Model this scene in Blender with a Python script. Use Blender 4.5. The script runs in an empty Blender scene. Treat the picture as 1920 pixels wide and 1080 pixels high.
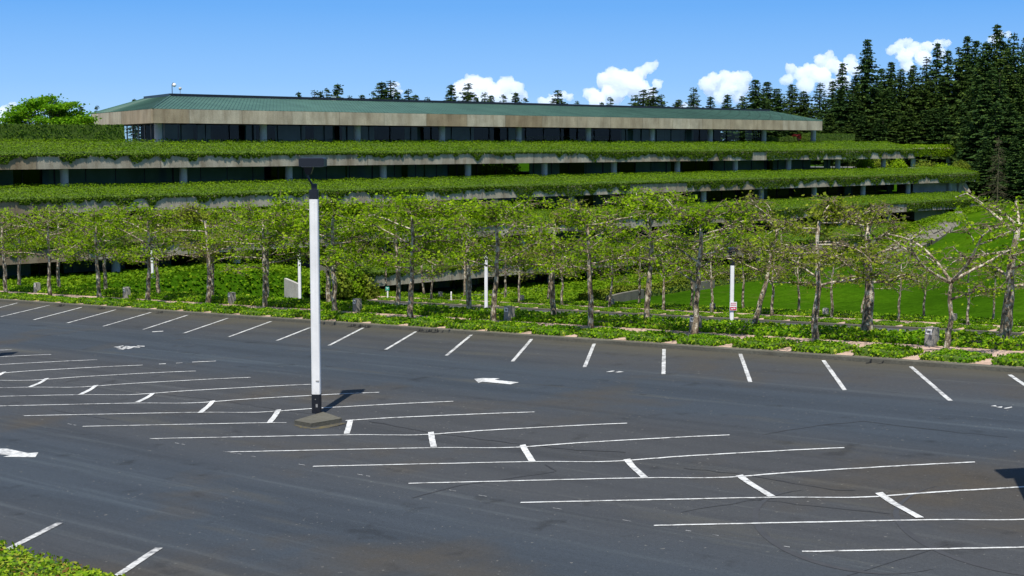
import bpy, math, random
import numpy as np
from mathutils import Vector, Matrix
rnd = random.Random(7); rng = np.random.default_rng(7)
S = bpy.context.scene
COL = S.collection
# ------------------------------------------------------------------ camera model
FPX = 2800.0; PITCH = math.radians(5.51); cp, sp = math.cos(PITCH), math.sin(PITCH)
EYE = 24.0
def ray(px, py):
    a = (px-960)/FPX; b = (py-540)/FPX
    return Vector((a, cp - b*sp, -(b*cp + sp)))
def P(px, py, d):
    r = ray(px, py)*d
    return Vector((r.x, r.y, r.z+EYE))
def PZ(px, z, d):      # point at pixel column px, height z rel. to eye, camera depth d
    X = (px-960)/FPX*d
    F = (d + z*sp)/cp
    return Vector((X, F, z+EYE))
def proj(p):
    z = p[2]-EYE
    d = p[1]*cp - z*sp
    yc = -(z*cp) - p[1]*sp
    return 960+FPX*p[0]/d, 540+FPX*yc/d
def plane1(X, F): return EYE-(7.523+.01455*F-.0399*X)
def plane2(X, F): return EYE-(13.95+.01455*F-.0399*X)
def hit(px, py, fn):
    r = ray(px, py); a, b = 4.0, 900.0
    f = lambda t: EYE + r.z*t - fn(r.x*t, r.y*t)
    for _ in range(60):
        m = (a+b)/2
        if f(m) > 0: a = m
        else: b = m
    return Vector((r.x*a, r.y*a, EYE+r.z*a))
p1up = lambda X, F: plane1(X, F)+.19
KA = hit(0, 566, p1up); KB = hit(1920, 700, p1up)
kd = (KB-KA).to_2d().normalized()          # along the kerb, towards right and near
kn = Vector((-kd.y, kd.x))                 # away from the camera
if kn.y < 0: kn = -kn
def V(X, F): return (X-KA.x)*kn.x + (F-KA.y)*kn.y
def W(X, F): return (X-KA.x)*kd.x + (F-KA.y)*kd.y
def XY(w, v): return KA.x+kd.x*w+kn.x*v, KA.y+kd.y*w+kn.y*v
_sp = hit(810, 825, plane1); SPV = V(_sp.x, _sp.y)
def sst(x): x = min(1, max(0, x)); return x*x*(3-2*x)
def hv(v):
    r = v-SPV
    return .19*sst((r+.2)/5.2) - .05*math.exp(-((r-.5)/.75)**2)
def H1(X, F): return plane1(X, F)+hv(V(X, F))
K2 = hit(1600, 612, plane2); VK2 = V(K2.x, K2.y)
K2l = hit(660, 563, plane2); WEND = W(K2l.x, K2l.y)
print('kerb dir', kd, 'spine v', SPV, 'VK2', VK2, 'check', V(K2l.x, K2l.y), 'WEND', WEND, 'len', (KB-KA).length)
def H2(X, F): return plane2(X, F)

# ------------------------------------------------------------------ materials
def mat(name):
    m = bpy.data.materials.new(name); m.use_nodes = True
    nt = m.node_tree; b = nt.nodes['Principled BSDF']
    return m, nt, b
def N(nt, t, **kw):
    n = nt.nodes.new(t)
    for k, v in kw.items():
        if hasattr(n, k): setattr(n, k, v)
        else: n.inputs[k.replace('_', ' ')].default_value = v
    return n
def L(nt, a, b): nt.links.new(a, b)
def ramp(nt, stops, fac=None):
    n = nt.nodes.new('ShaderNodeValToRGB'); e = n.color_ramp.elements
    while len(e) < len(stops): e.new(.5)
    for el, (p, c) in zip(e, stops): el.position = p; el.color = (*c, 1) if len(c) == 3 else c
    if fac is not None: L(nt, fac, n.inputs[0])
    return n
def mixc(nt, fac, a, b, mode='MIX'):
    n = nt.nodes.new('ShaderNodeMix'); n.data_type = 'RGBA'; n.blend_type = mode
    for i, v in ((0, fac), (6, a), (7, b)):
        if isinstance(v, (int, float)): n.inputs[i].default_value = v
        elif isinstance(v, tuple): n.inputs[i].default_value = (*v, 1)
        else: L(nt, v, n.inputs[i])
    return n.outputs[2]
def noise(nt, scale, detail=4, vec=None, rough=.55):
    n = nt.nodes.new('ShaderNodeTexNoise'); n.inputs['Scale'].default_value = scale
    n.inputs['Detail'].default_value = detail; n.inputs['Roughness'].default_value = rough
    if vec is not None: L(nt, vec, n.inputs['Vector'])
    return n
def geo_pos(nt): return nt.nodes.new('ShaderNodeNewGeometry').outputs['Position']
def mapping(nt, vec, rot=(0,0,0), scale=(1,1,1), loc=(0,0,0)):
    m = nt.nodes.new('ShaderNodeMapping'); L(nt, vec, m.inputs[0])
    m.inputs['Rotation'].default_value = rot; m.inputs['Scale'].default_value = scale; m.inputs['Location'].default_value = loc
    return m.outputs[0]
def bump(nt, b, h, s, dist=.05):
    n = nt.nodes.new('ShaderNodeBump'); n.inputs['Strength'].default_value = s; n.inputs['Distance'].default_value = dist
    L(nt, h, n.inputs['Height']); L(nt, n.outputs[0], b.inputs['Normal'])
def plain(name, c, rough=.6, var=.15, scale=3., metal=0):
    m, nt, b = mat(name)
    n = noise(nt, scale, 5, geo_pos(nt))
    lo = tuple(x*(1-var) for x in c); hi = tuple(min(1, x*(1+var)) for x in c)
    r = ramp(nt, [(.3, lo), (.7, hi)], n.outputs[0])
    L(nt, r.outputs[0], b.inputs['Base Color']); b.inputs['Roughness'].default_value = rough; b.inputs['Metallic'].default_value = metal
    return m
def leafmat(name, stops, trans=.25, patch=None, pscale=.3):
    m, nt, b = mat(name)
    g = nt.nodes.new('ShaderNodeNewGeometry')
    r = ramp(nt, stops, g.outputs['Random Per Island'])
    c = r.outputs[0]
    if patch:
        n = noise(nt, pscale, 3, g.outputs['Position'])
        f = ramp(nt, [(.45, (0,0,0)), (.65, (1,1,1))], n.outputs[0])
        c = mixc(nt, f.outputs[0], c, patch, 'MULTIPLY')
    L(nt, c, b.inputs['Base Color']); b.inputs['Roughness'].default_value = .65
    b.inputs['Specular IOR Level'].default_value = .08
    tr = nt.nodes.new('ShaderNodeBsdfTranslucent'); L(nt, c, tr.inputs[0])
    mx = nt.nodes.new('ShaderNodeMixShader'); mx.inputs[0].default_value = trans
    L(nt, b.outputs[0], mx.inputs[1]); L(nt, tr.outputs[0], mx.inputs[2])
    L(nt, mx.outputs[0], nt.nodes['Material Output'].inputs[0])
    return m
KROT = math.atan2(kd.y, kd.x)
def asphalt(name, bands):
    m, nt, b = mat(name)
    pos = geo_pos(nt)
    loc = mapping(nt, pos, loc=(-KA.x, -KA.y, 0))
    kv = mapping(nt, loc, rot=(0, 0, -KROT))            # x along the kerb, y = v
    n1 = noise(nt, .22, 5, kv)
    stre = noise(nt, 1., 5, mapping(nt, kv, scale=(.05, .9, 1)), .6)
    n2 = noise(nt, 14, 4, kv); n3 = noise(nt, 60, 2, kv)
    sx = nt.nodes.new('ShaderNodeSeparateXYZ'); L(nt, kv, sx.inputs[0])
    ad = N(nt, 'ShaderNodeMath', operation='MULTIPLY_ADD'); L(nt, n1.outputs[0], ad.inputs[0]); ad.inputs[1].default_value = 3.0; L(nt, sx.outputs[1], ad.inputs[2])
    mr = nt.nodes.new('ShaderNodeMapRange'); mr.inputs[1].default_value = bands[0]; mr.inputs[2].default_value = bands[1]; L(nt, ad.outputs[0], mr.inputs[0])
    rb = ramp(nt, bands[2], mr.outputs[0])
    lane = (.036, .0455, .0565); stall = (.047, .048, .049)
    c = mixc(nt, rb.outputs[0], stall, lane)
    st = ramp(nt, [(.35, (.78, .78, .78)), (.55, (1, 1, 1)), (.72, (1.0, 1.0, .98))], stre.outputs[0])
    c = mixc(nt, 1.0, c, st.outputs[0], 'MULTIPLY')
    br = ramp(nt, [(.54, (0,0,0)), (.72, (.75,.75,.75))], noise(nt, .16, 6, kv).outputs[0])
    c = mixc(nt, br.outputs[0], c, (.056, .045, .029))
    du = ramp(nt, [(.60, (0,0,0)), (.74, (.7,.7,.7))], noise(nt, 1., 5, mapping(nt, kv, scale=(.09, .55, 1), loc=(3, 7, 0))).outputs[0])
    c = mixc(nt, du.outputs[0], c, (.066, .064, .052))
    sp_ = ramp(nt, [(.36, (.80,.80,.80)), (.5, (1,1,1)), (.66, (1.22,1.22,1.2))], n3.outputs[0])
    c = mixc(nt, 1.0, c, sp_.outputs[0], 'MULTIPLY')
    s2 = ramp(nt, [(.3, (.88,.88,.88)), (.7, (1.1,1.1,1.1))], n2.outputs[0])
    c = mixc(nt, 1.0, c, s2.outputs[0], 'MULTIPLY')
    sk = ramp(nt, [(.715, (0,0,0)), (.74, (1,1,1))], noise(nt, 9, 2, mapping(nt, kv, loc=(11, 3, 0))).outputs[0])
    c = mixc(nt, sk.outputs[0], c, (.15, .145, .13))
    ls = ramp(nt, [(.56, (1,1,1)), (.70, (1.45,1.45,1.38))], noise(nt, 1., 6, mapping(nt, kv, scale=(.035, 1.9, 1), loc=(5, 1, 0)), .65).outputs[0])
    c = mixc(nt, 1.0, c, ls.outputs[0], 'MULTIPLY')
    oil = ramp(nt, [(.62, (1,1,1)), (.74, (.62,.60,.57))], noise(nt, .9, 4, mapping(nt, kv, loc=(31, 13, 0))).outputs[0])
    c = mixc(nt, 1.0, c, oil.outputs[0], 'MULTIPLY')
    kr = nt.nodes.new('ShaderNodeMapRange'); kr.inputs[1].default_value = -.8; kr.inputs[2].default_value = 2.2; L(nt, ad.outputs[0], kr.inputs[0])
    kf = ramp(nt, [(0, (0,0,0)), (1, (.85,.85,.85))], kr.outputs[0])
    c = mixc(nt, kf.outputs[0], c, (.072, .064, .042))
    agg = ramp(nt, [(.0, (.72,.72,.72)), (.5, (1,1,1)), (1, (1.32,1.32,1.3))], noise(nt, 26, 2, kv, .8).outputs[0])
    c = mixc(nt, 1.0, c, agg.outputs[0], 'MULTIPLY')
    L(nt, c, b.inputs['Base Color']); b.inputs['Roughness'].default_value = .82
    b.inputs['Specular IOR Level'].default_value = .3
    bump(nt, b, n3.outputs[0], .35, .02)
    return m
def paintmat(name, wear=.55):
    m, nt, b = mat(name)
    pos = geo_pos(nt)
    n = noise(nt, 7, 6, pos, .7); n2 = noise(nt, 1.2, 3, pos)
    ad = N(nt, 'ShaderNodeMath', operation='MULTIPLY_ADD'); L(nt, n2.outputs[0], ad.inputs[0]); ad.inputs[1].default_value = .5; L(nt, n.outputs[0], ad.inputs[2])
    r = ramp(nt, [(wear+.02, (.66, .67, .66)), (wear+.2, (.48, .48, .46)), (wear+.38, (.16, .16, .16))], ad.outputs[0])
    L(nt, r.outputs[0], b.inputs['Base Color']); b.inputs['Roughness'].default_value = .7
    return m
def concrete(name, c, panel=0, stain=.5, udir=None, green=False):
    m, nt, b = mat(name)
    pos = geo_pos(nt)
    if udir is not None:
        kv = mapping(nt, pos, rot=(0, 0, -math.atan2(udir[1], udir[0])))
    else: kv = pos
    n = noise(nt, .5, 6, kv)
    st = noise(nt, 1., 5, mapping(nt, kv, scale=(.7, .7, .14)), .65)
    f = noise(nt, 9, 3, kv)
    col = ramp(nt, [(.3, tuple(x*.78 for x in c)), (.7, tuple(min(1, x*1.12) for x in c))], n.outputs[0]).outputs[0]
    if panel:
        sx = nt.nodes.new('ShaderNodeSeparateXYZ'); L(nt, kv, sx.inputs[0])
        d = N(nt, 'ShaderNodeMath', operation='DIVIDE'); L(nt, sx.outputs[0], d.inputs[0]); d.inputs[1].default_value = panel
        fl = N(nt, 'ShaderNodeMath', operation='FLOOR'); L(nt, d.outputs[0], fl.inputs[0])
        wn = nt.nodes.new('ShaderNodeTexWhiteNoise'); wn.noise_dimensions = '1D'; L(nt, fl.outputs[0], wn.inputs['W'])
        pr = ramp(nt, [(0, (.70, .61, .50)), (.3, (.90, .86, .79)), (.6, (1, 1, 1)), (1, (1.06, 1.07, 1.05))], wn.outputs[0])
        col = mixc(nt, 1.0, col, pr.outputs[0], 'MULTIPLY')
        fr = N(nt, 'ShaderNodeMath', operation='FRACT'); L(nt, d.outputs[0], fr.inputs[0])
        jr = ramp(nt, [(0, (.35, .33, .3)), (.018, (1, 1, 1))], fr.outputs[0])
        col = mixc(nt, 1.0, col, jr.outputs[0], 'MULTIPLY')
    sr = ramp(nt, [(.42, (1, 1, 1)), (.68, (1-.75*stain, 1-.85*stain, 1-.95*stain))], st.outputs[0])
    col = mixc(nt, 1.0, col, sr.outputs[0], 'MULTIPLY')
    fr_ = ramp(nt, [(.3, (.85, .85, .85)), (.7, (1.1, 1.1, 1.1))], f.outputs[0])
    col = mixc(nt, 1.0, col, fr_.outputs[0], 'MULTIPLY')
    L(nt, col, b.inputs['Base Color']); b.inputs['Roughness'].default_value = .9
    bump(nt, b, f.outputs[0], .3, .05)
    return m
def paving(name):
    m, nt, b = mat(name)
    pos = geo_pos(nt)
    n = noise(nt, .8, 5, pos); f = noise(nt, 12, 4, pos); d = noise(nt, 2.2, 4, mapping(nt, pos, loc=(5, 5, 5)))
    c = ramp(nt, [(.3, (.40, .27, .20)), (.7, (.55, .40, .31))], n.outputs[0]).outputs[0]
    c = mixc(nt, 1.0, c, ramp(nt, [(.3, (.75,.75,.75)), (.7, (1.1,1.1,1.1))], f.outputs[0]).outputs[0], 'MULTIPLY')
    c = mixc(nt, ramp(nt, [(.55, (0,0,0)), (.66, (.8,.8,.8))], d.outputs[0]).outputs[0], c, (.16, .115, .085))
    L(nt, c, b.inputs['Base Color']); b.inputs['Roughness'].default_value = .9
    bump(nt, b, f.outputs[0], .3, .03)
    return m
def groundmat(name):
    m, nt, b = mat(name)
    pos = geo_pos(nt)
    n = noise(nt, .06, 6, pos); f = noise(nt, 1.3, 6, pos, .7); g = noise(nt, 6, 3, mapping(nt, pos, scale=(1, 1, .2)))
    c = ramp(nt, [(.3, (.020, .058, .0025)), (.5, (.033, .088, .003)), (.7, (.054, .116, .004))], n.outputs[0]).outputs[0]
    c = mixc(nt, 1.0, c, ramp(nt, [(.3, (.62,.66,.6)), (.5, (1,1,1)), (.7, (1.35,1.3,1.2))], f.outputs[0]).outputs[0], 'MULTIPLY')
    c = mixc(nt, 1.0, c, ramp(nt, [(.3, (.75,.75,.7)), (.7, (1.2,1.2,1.2))], g.outputs[0]).outputs[0], 'MULTIPLY')
    dry = ramp(nt, [(.6, (0,0,0)), (.75, (.5,.5,.5))], noise(nt, .25, 5, mapping(nt, pos, loc=(9, 2, 0))).outputs[0])
    c = mixc(nt, dry.outputs[0], c, (.085, .10, .02))
    L(nt, c, b.inputs['Base Color']); b.inputs['Roughness'].default_value = .95
    b.inputs['Specular IOR Level'].default_value = .0
    bump(nt, b, f.outputs[0], .6, .25)
    return m
def barkmat(name, dark, light, white):
    m, nt, b = mat(name)
    tc = nt.nodes.new('ShaderNodeTexCoord').outputs['Object']
    oi = nt.nodes.new('ShaderNodeObjectInfo')
    vec = nt.nodes.new('ShaderNodeVectorMath'); vec.operation = 'ADD'; L(nt, tc, vec.inputs[0]); L(nt, oi.outputs['Location'], vec.inputs[1])
    n = noise(nt, 6.5, 4, mapping(nt, vec.outputs[0], scale=(1, 1, .6)), .62)
    f = noise(nt, 22, 3, vec.outputs[0])
    sz = nt.nodes.new('ShaderNodeSeparateXYZ'); L(nt, tc, sz.inputs[0])
    up = nt.nodes.new('ShaderNodeMapRange'); up.inputs[1].default_value = 1.5; up.inputs[2].default_value = 5.0; up.inputs[3].default_value = -.02; up.inputs[4].default_value = .055; L(nt, sz.outputs[2], up.inputs[0])
    ad = N(nt, 'ShaderNodeMath', operation='ADD'); L(nt, n.outputs[0], ad.inputs[0]); L(nt, up.outputs[0], ad.inputs[1])
    c = ramp(nt, [(.40, dark), (.455, light), (.525, light), (.56, white)], ad.outputs[0])
    c = mixc(nt, 1.0, c.outputs[0], ramp(nt, [(.3, (.7,.7,.7)), (.7, (1.15,1.15,1.15))], f.outputs[0]).outputs[0], 'MULTIPLY')
    L(nt, c, b.inputs['Base Color']); b.inputs['Roughness'].default_value = .9
    bump(nt, b, f.outputs[0], .5, .04)
    return m

UD = Vector((.7166, .6975)); ND = Vector((.6975, -.7166))     # along the facade / outwards
M = {}
M['lot'] = asphalt('asphalt', (-33., 1., [(0, (.1,.1,.1)), (.10, (.15,.15,.15)), (.2, (1,1,1)), (.30, (.9,.9,.9)), (.40, (.15,.15,.15)), (.60, (.1,.1,.1)), (.68, (1,1,1)), (.80, (1,1,1)), (.9, (.1,.1,.1)), (1, (0,0,0))]))
M['lot2'] = plain('asphalt_lower', (.060, .064, .068), .85, .25, 1.2)
M['paint'] = paintmat('white_paint', .58)
M['paintworn'] = paintmat('worn_white_paint', .52)
M['crack'] = plain('crack_sealer', (.022, .022, .022), .7)
M['kerbmark'] = plain('kerb_mark_dark', (.012, .012, .012), .8)
m, nt, b = mat('moss_dirt'); g_ = noise(nt, 9, 6, geo_pos(nt), .75)
L(nt, ramp(nt, [(.42, (.042, .043, .044)), (.52, (.075, .062, .028)), (.62, (.13, .10, .03))], g_.outputs[0]).outputs[0], b.inputs['Base Color']); b.inputs['Roughness'].default_value = .95
M['dirt'] = m
M['kerb'] = concrete('kerb_concrete', (.105, .100, .075), stain=.3)
M['path'] = paving('pink_paving')
M['ground'] = groundmat('grass')
M['soil'] = plain('soil', (.030, .026, .012), .95, .4, 5)
M['fascia'] = concrete('roof_fascia_concrete', (.54, .475, .345), panel=7.5, stain=.45, udir=UD)
M['parapet'] = concrete('parapet_concrete', (.42, .375, .29), panel=15.07, stain=.6, udir=UD)
M['column'] = concrete('column_concrete', (.50, .50, .47), stain=.15)
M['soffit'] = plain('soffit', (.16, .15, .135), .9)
M['stone'] = concrete('pale_stone', (.17, .16, .12), stain=.35)
M['whitewall'] = concrete('white_concrete', (.46, .44, .39), stain=.25)
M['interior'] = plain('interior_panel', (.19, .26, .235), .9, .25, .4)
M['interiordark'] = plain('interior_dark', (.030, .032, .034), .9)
M['frame'] = plain('window_frame', (.30, .29, .27), .5)
M['white'] = plain('white_enamel', (.82, .80, .76), .4, .07, 2.)
M['black'] = plain('black_enamel', (.012, .013, .017), .4, .1)
M['lampglass'] = plain('lamp_lens', (.5, .5, .5), .3)
M['red'] = plain('red_sign_print', (.55, .03, .07), .5)
M['sign'] = plain('sign_white', (.80, .80, .78), .5, .03)
M['green'] = plain('green_sign', (.03, .34, .22), .5)
M['bark'] = barkmat('plane_bark', (.085, .062, .04), (.25, .19, .12), (.54, .48, .37))
M['planetwig'] = plain('plane_twig', (.13, .10, .06), .95, .3)
M['firbark'] = plain('fir_bark', (.05, .036, .025), .95, .3)
M['larch'] = plain('larch_twig', (.085, .075, .035), .95, .2)
M['twig'] = plain('grey_twig', (.20, .165, .11), .95, .2)
M['fir'] = leafmat('fir_needles', [(0, (.014, .036, .010)), (.5, (.030, .066, .014)), (.85, (.048, .092, .017)), (1, (.075, .120, .022))], .15)
M['fir2'] = leafmat('fir_needles_warm', [(0, (.018, .040, .008)), (.5, (.038, .072, .012)), (.85, (.060, .100, .015)), (1, (.085, .125, .02))], .15)
M['plane_leaf'] = leafmat('plane_leaves', [(0, (.10, .20, .004)), (.4, (.19, .33, .006)), (.8, (.28, .44, .008)), (1, (.38, .50, .02))], .5)
M['plane_leaf2'] = leafmat('plane_leaves_olive', [(0, (.12, .17, .010)), (.5, (.22, .29, .016)), (1, (.34, .39, .04))], .5)
M['lime_leaf'] = leafmat('lime_leaves', [(0, (.06, .18, .004)), (.5, (.12, .29, .006)), (1, (.20, .38, .012))], .4)
M['red_leaf'] = leafmat('red_leaves', [(0, (.09, .012, .012)), (1, (.20, .03, .025))], .3)
M['ivy'] = leafmat('ivy', [(0, (.075, .150, .003)), (.45, (.115, .220, .004)), (.8, (.150, .250, .005)), (1, (.200, .300, .008))], .3, (.72, .82, .65), .12)
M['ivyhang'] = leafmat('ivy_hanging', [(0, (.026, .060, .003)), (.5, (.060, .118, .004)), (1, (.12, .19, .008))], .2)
M['bedleaf'] = leafmat('bed_ivy', [(0, (.055, .155, .004)), (.4, (.135, .28, .006)), (.75, (.22, .38, .010)), (.93, (.34, .46, .02)), (1, (.50, .54, .07))], .4, (.75, .9, .6), .35)
M['nearleaf'] = leafmat('near_hedge_leaves', [(0, (.06, .15, .005)), (.35, (.16, .29, .008)), (.7, (.29, .39, .02)), (.88, (.30, .34, .04)), (.96, (.20, .13, .03)), (1, (.14, .06, .025))], .3)
M['bush'] = leafmat('bush_leaves', [(0, (.06, .10, .006)), (.5, (.13, .18, .012)), (1, (.22, .26, .025))], .25)
M['underivy'] = plain('ivy_underlayer', (.060, .110, .004), .95, .4, 3)  # mottled dark green of the layer under the leaves
M['hedge'] = leafmat('clipped_hedge', [(0, (.024, .058, .004)), (.6, (.052, .105, .006)), (1, (.085, .140, .010))], .12)
m, nt, b = mat('copper_roof')
kv = mapping(nt, geo_pos(nt), rot=(0, 0, -math.atan2(UD.y, UD.x)))
sx = nt.nodes.new('ShaderNodeSeparateXYZ'); L(nt, kv, sx.inputs[0])
dv = N(nt, 'ShaderNodeMath', operation='DIVIDE'); L(nt, sx.outputs[0], dv.inputs[0]); dv.inputs[1].default_value = .64
fr = N(nt, 'ShaderNodeMath', operation='FRACT'); L(nt, dv.outputs[0], fr.inputs[0])
seam = ramp(nt, [(0, (.60,.60,.60)), (.10, (.72,.72,.72)), (.16, (1.05,1.05,1.05)), (.24, (1,1,1))], fr.outputs[0])
nz = noise(nt, .25, 6, kv); n4 = noise(nt, 1., 4, mapping(nt, kv, scale=(1.2, .12, .1)))
cc = ramp(nt, [(.3, (.036, .098, .072)), (.7, (.056, .132, .098))], nz.outputs[0]).outputs[0]
cc = mixc(nt, 1., cc, ramp(nt, [(.35, (.78,.80,.8)), (.65, (1.12,1.1,1.1))], n4.outputs[0]).outputs[0], 'MULTIPLY')
cc = mixc(nt, 1., cc, seam.outputs[0], 'MULTIPLY')
L(nt, cc, b.inputs['Base Color']); b.inputs['Roughness'].default_value = .65
M['copper'] = m
m, nt, b = mat('dark_glass')
gl = nt.nodes.new('ShaderNodeBsdfGlossy'); gl.inputs['Roughness'].default_value = .02; gl.inputs[0].default_value = (.7, .75, .8, 1)
tr = nt.nodes.new('ShaderNodeBsdfTransparent'); tr.inputs[0].default_value = (.64, .72, .70, 1)
mx = nt.nodes.new('ShaderNodeMixShader'); mx.inputs[0].default_value = .022
L(nt, tr.outputs[0], mx.inputs[1]); L(nt, gl.outputs[0], mx.inputs[2]); L(nt, mx.outputs[0], nt.nodes['Material Output'].inputs[0])
M['glass'] = m
m, nt, b = mat('cloud_white')
nt.nodes.remove(b)
vsn = nt.nodes.new('ShaderNodeVolumeScatter'); vsn.inputs['Color'].default_value = (1, 1, 1, 1); vsn.inputs['Density'].default_value = .05; vsn.inputs['Anisotropy'].default_value = .2
L(nt, vsn.outputs[0], nt.nodes['Material Output'].inputs['Volume'])
M['cloud'] = m

# ------------------------------------------------------------------ mesh helpers
class MB:
    def __init__(s): s.v = []; s.f = []
    def add(s, vs, fs):
        o = len(s.v); s.v += [tuple(x) for x in vs]; s.f += [tuple(i+o for i in f) for f in fs]; return s
    def prism(s, bot, top):
        n = len(bot)
        fs = [tuple(range(n))[::-1], tuple(range(n, 2*n))] + [(i, (i+1) % n, n+(i+1) % n, n+i) for i in range(n)]
        return s.add(list(bot)+list(top), fs)
    def box(s, c, ax, ay, az):      # centre, half-axis vectors
        c, ax, ay, az = map(Vector, (c, ax, ay, az))
        q = [(-1,-1), (1,-1), (1,1), (-1,1)]
        return s.prism([c+ax*a+ay*b_-az for a, b_ in q], [c+ax*a+ay*b_+az for a, b_ in q])
    def tube(s, pts, rad, n=7, jit=0, cap=True):
        pts = [Vector(p) for p in pts]; rings = []
        up = Vector((.31, .17, .93))
        for i, p in enumerate(pts):
            t = (pts[min(i+1, len(pts)-1)]-pts[max(i-1, 0)]).normalized()
            a = t.cross(up if abs(t.dot(up)) < .95 else Vector((1, 0, 0))).normalized(); b_ = t.cross(a)
            r = rad[i]
            rings.append([p+(a*math.cos(2*math.pi*k/n)+b_*math.sin(2*math.pi*k/n))*r*(1+jit*(rnd.random()-.5)) for k in range(n)])
        vs = [q for rg in rings for q in rg]; fs = []
        for i in range(len(pts)-1):
            for k in range(n): fs.append((i*n+k, i*n+(k+1) % n, (i+1)*n+(k+1) % n, (i+1)*n+k))
        if cap: fs.append(tuple(range(n))[::-1]); fs.append(tuple(range((len(pts)-1)*n, len(pts)*n)))
        return s.add(vs, fs)
    def ball(s, c, r, n=8, m=5, jit=0, sq=(1, 1, 1)):
        c = Vector(c); vs = [c+Vector((0, 0, r*sq[2]))]; fs = []
        for i in range(1, m):
            th = math.pi*i/m
            for k in range(n):
                ph = 2*math.pi*k/n; q = 1+jit*(rnd.random()-.5)
                vs.append(c+Vector((r*sq[0]*math.sin(th)*math.cos(ph)*q, r*sq[1]*math.sin(th)*math.sin(ph)*q, r*sq[2]*math.cos(th)*q)))
        vs.append(c-Vector((0, 0, r*sq[2]))); e = len(vs)-1
        for k in range(n): fs.append((0, 1+k, 1+(k+1) % n)); fs.append((e, e-n+(k+1) % n, e-n+k))
        for i in range(m-2):
            for k in range(n): fs.append((1+i*n+k, 1+(i+1)*n+k, 1+(i+1)*n+(k+1) % n, 1+i*n+(k+1) % n))
        return s.add(vs, fs)
ORIG = {}
def mesh_from(name, v, f, mtl, smooth=False):
    me = bpy.data.meshes.new(name); me.from_pydata(v, [], f); me.update()
    if mtl: me.materials.append(mtl)
    if smooth: me.shade_smooth()
    return me
def obj(name, mb, mtl, parent=None, world=True, smooth=False):
    v = mb.v
    o0 = Vector((0, 0, 0))
    if parent is not None and world: o0 = ORIG.get(parent.name, Vector((0, 0, 0)))
    if o0.length: v = [(a[0]-o0.x, a[1]-o0.y, a[2]-o0.z) for a in v]
    o = bpy.data.objects.new(name, mesh_from(name, v, mb.f, mtl, smooth)); COL.objects.link(o)
    if parent is not None: o.parent = parent; ORIG[o.name] = o0
    return o
def tag(o, label=None, cat=None, group=None, kind=None):
    if label: o['label'] = label
    if cat: o['category'] = cat
    if group: o['group'] = group
    if kind: o['kind'] = kind
    return o
def thing(name, loc, label=None, cat=None, group=None, rz=0):
    o = bpy.data.objects.new(name, None); COL.objects.link(o); o.location = loc; o.rotation_euler = (0, 0, rz)
    o.empty_display_size = .3
    ORIG[o.name] = Vector(loc)
    return tag(o, label, cat, group)
def copy_tree(o, parent=None):
    c = o.copy(); COL.objects.link(c)
    if parent is not None: c.parent = parent
    for ch in list(o.children): copy_tree(ch, c)
    return c
def quads(c, nrm, size, asp=.75, roll=None):
    """leaf quads: centres (n,3), normals (n,3), size (n,) -> verts (4n,3)"""
    n = len(c)
    nrm = nrm/np.maximum(np.linalg.norm(nrm, axis=1, keepdims=True), 1e-6)
    a = rng.normal(size=(n, 3)) if roll is None else roll
    a = a - nrm*np.sum(a*nrm, axis=1, keepdims=True); a /= np.maximum(np.linalg.norm(a, axis=1, keepdims=True), 1e-6)
    b_ = np.cross(nrm, a); s = size[:, None]
    v = np.stack([c-a*s*.5, c+b_*s*.5*asp-nrm*s*.08, c+a*s*.5, c-b_*s*.5*asp-nrm*s*.08], axis=1)
    return v.reshape(-1, 3)
def leafmesh(name, V4, mtl, extra=None):
    V4 = np.asarray(V4, dtype=np.float32); nq = len(V4)//4
    me = bpy.data.meshes.new(name)
    me.vertices.add(len(V4)); me.vertices.foreach_set('co', V4.ravel())
    me.loops.add(nq*4); me.loops.foreach_set('vertex_index', np.arange(nq*4, dtype=np.int32))
    me.polygons.add(nq); me.polygons.foreach_set('loop_start', np.arange(0, nq*4, 4, dtype=np.int32))
    try: me.polygons.foreach_set('loop_total', np.full(nq, 4, dtype=np.int32))
    except Exception: pass
    me.materials.append(mtl); me.update(calc_edges=True); me.validate()
    return me
def leafobj(name, V4, mtl, parent=None):
    V4 = np.asarray(V4)
    if parent is not None:
        o0 = ORIG.get(parent.name, Vector((0, 0, 0))); V4 = V4-np.array(o0)
    o = bpy.data.objects.new(name, leafmesh(name, V4, mtl)); COL.objects.link(o)
    if parent is not None: o.parent = parent
    return o
ORDW = ['zeroth','first','second','third','fourth','fifth','sixth','seventh','eighth','ninth','tenth','eleventh','twelfth','thirteenth','fourteenth','fifteenth','sixteenth','seventeenth','eighteenth','nineteenth']
TENS = {20:'twenty',30:'thirty',40:'forty',50:'fifty',60:'sixty',70:'seventy'}
def ordw(n):
    if n < 20: return ORDW[n]
    t = n//10*10
    return (TENS[t][:-1]+'ieth') if n == t else TENS[t]+'-'+ORDW[n-t]
def sm(x, a, b):
    t = np.clip((x-a)/(b-a), 0, 1); return t*t*(3-2*t)
def vnoise(x, seed=0):        # smooth 1d noise, numpy
    x = np.asarray(x, dtype=float); i = np.floor(x).astype(int); f = x-i; f = f*f*(3-2*f)
    h = lambda k: np.modf(np.abs(np.sin((k+seed*57.3)*12.9898)*43758.5453))[0]
    return h(i)*(1-f)+h(i+1)*f

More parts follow.
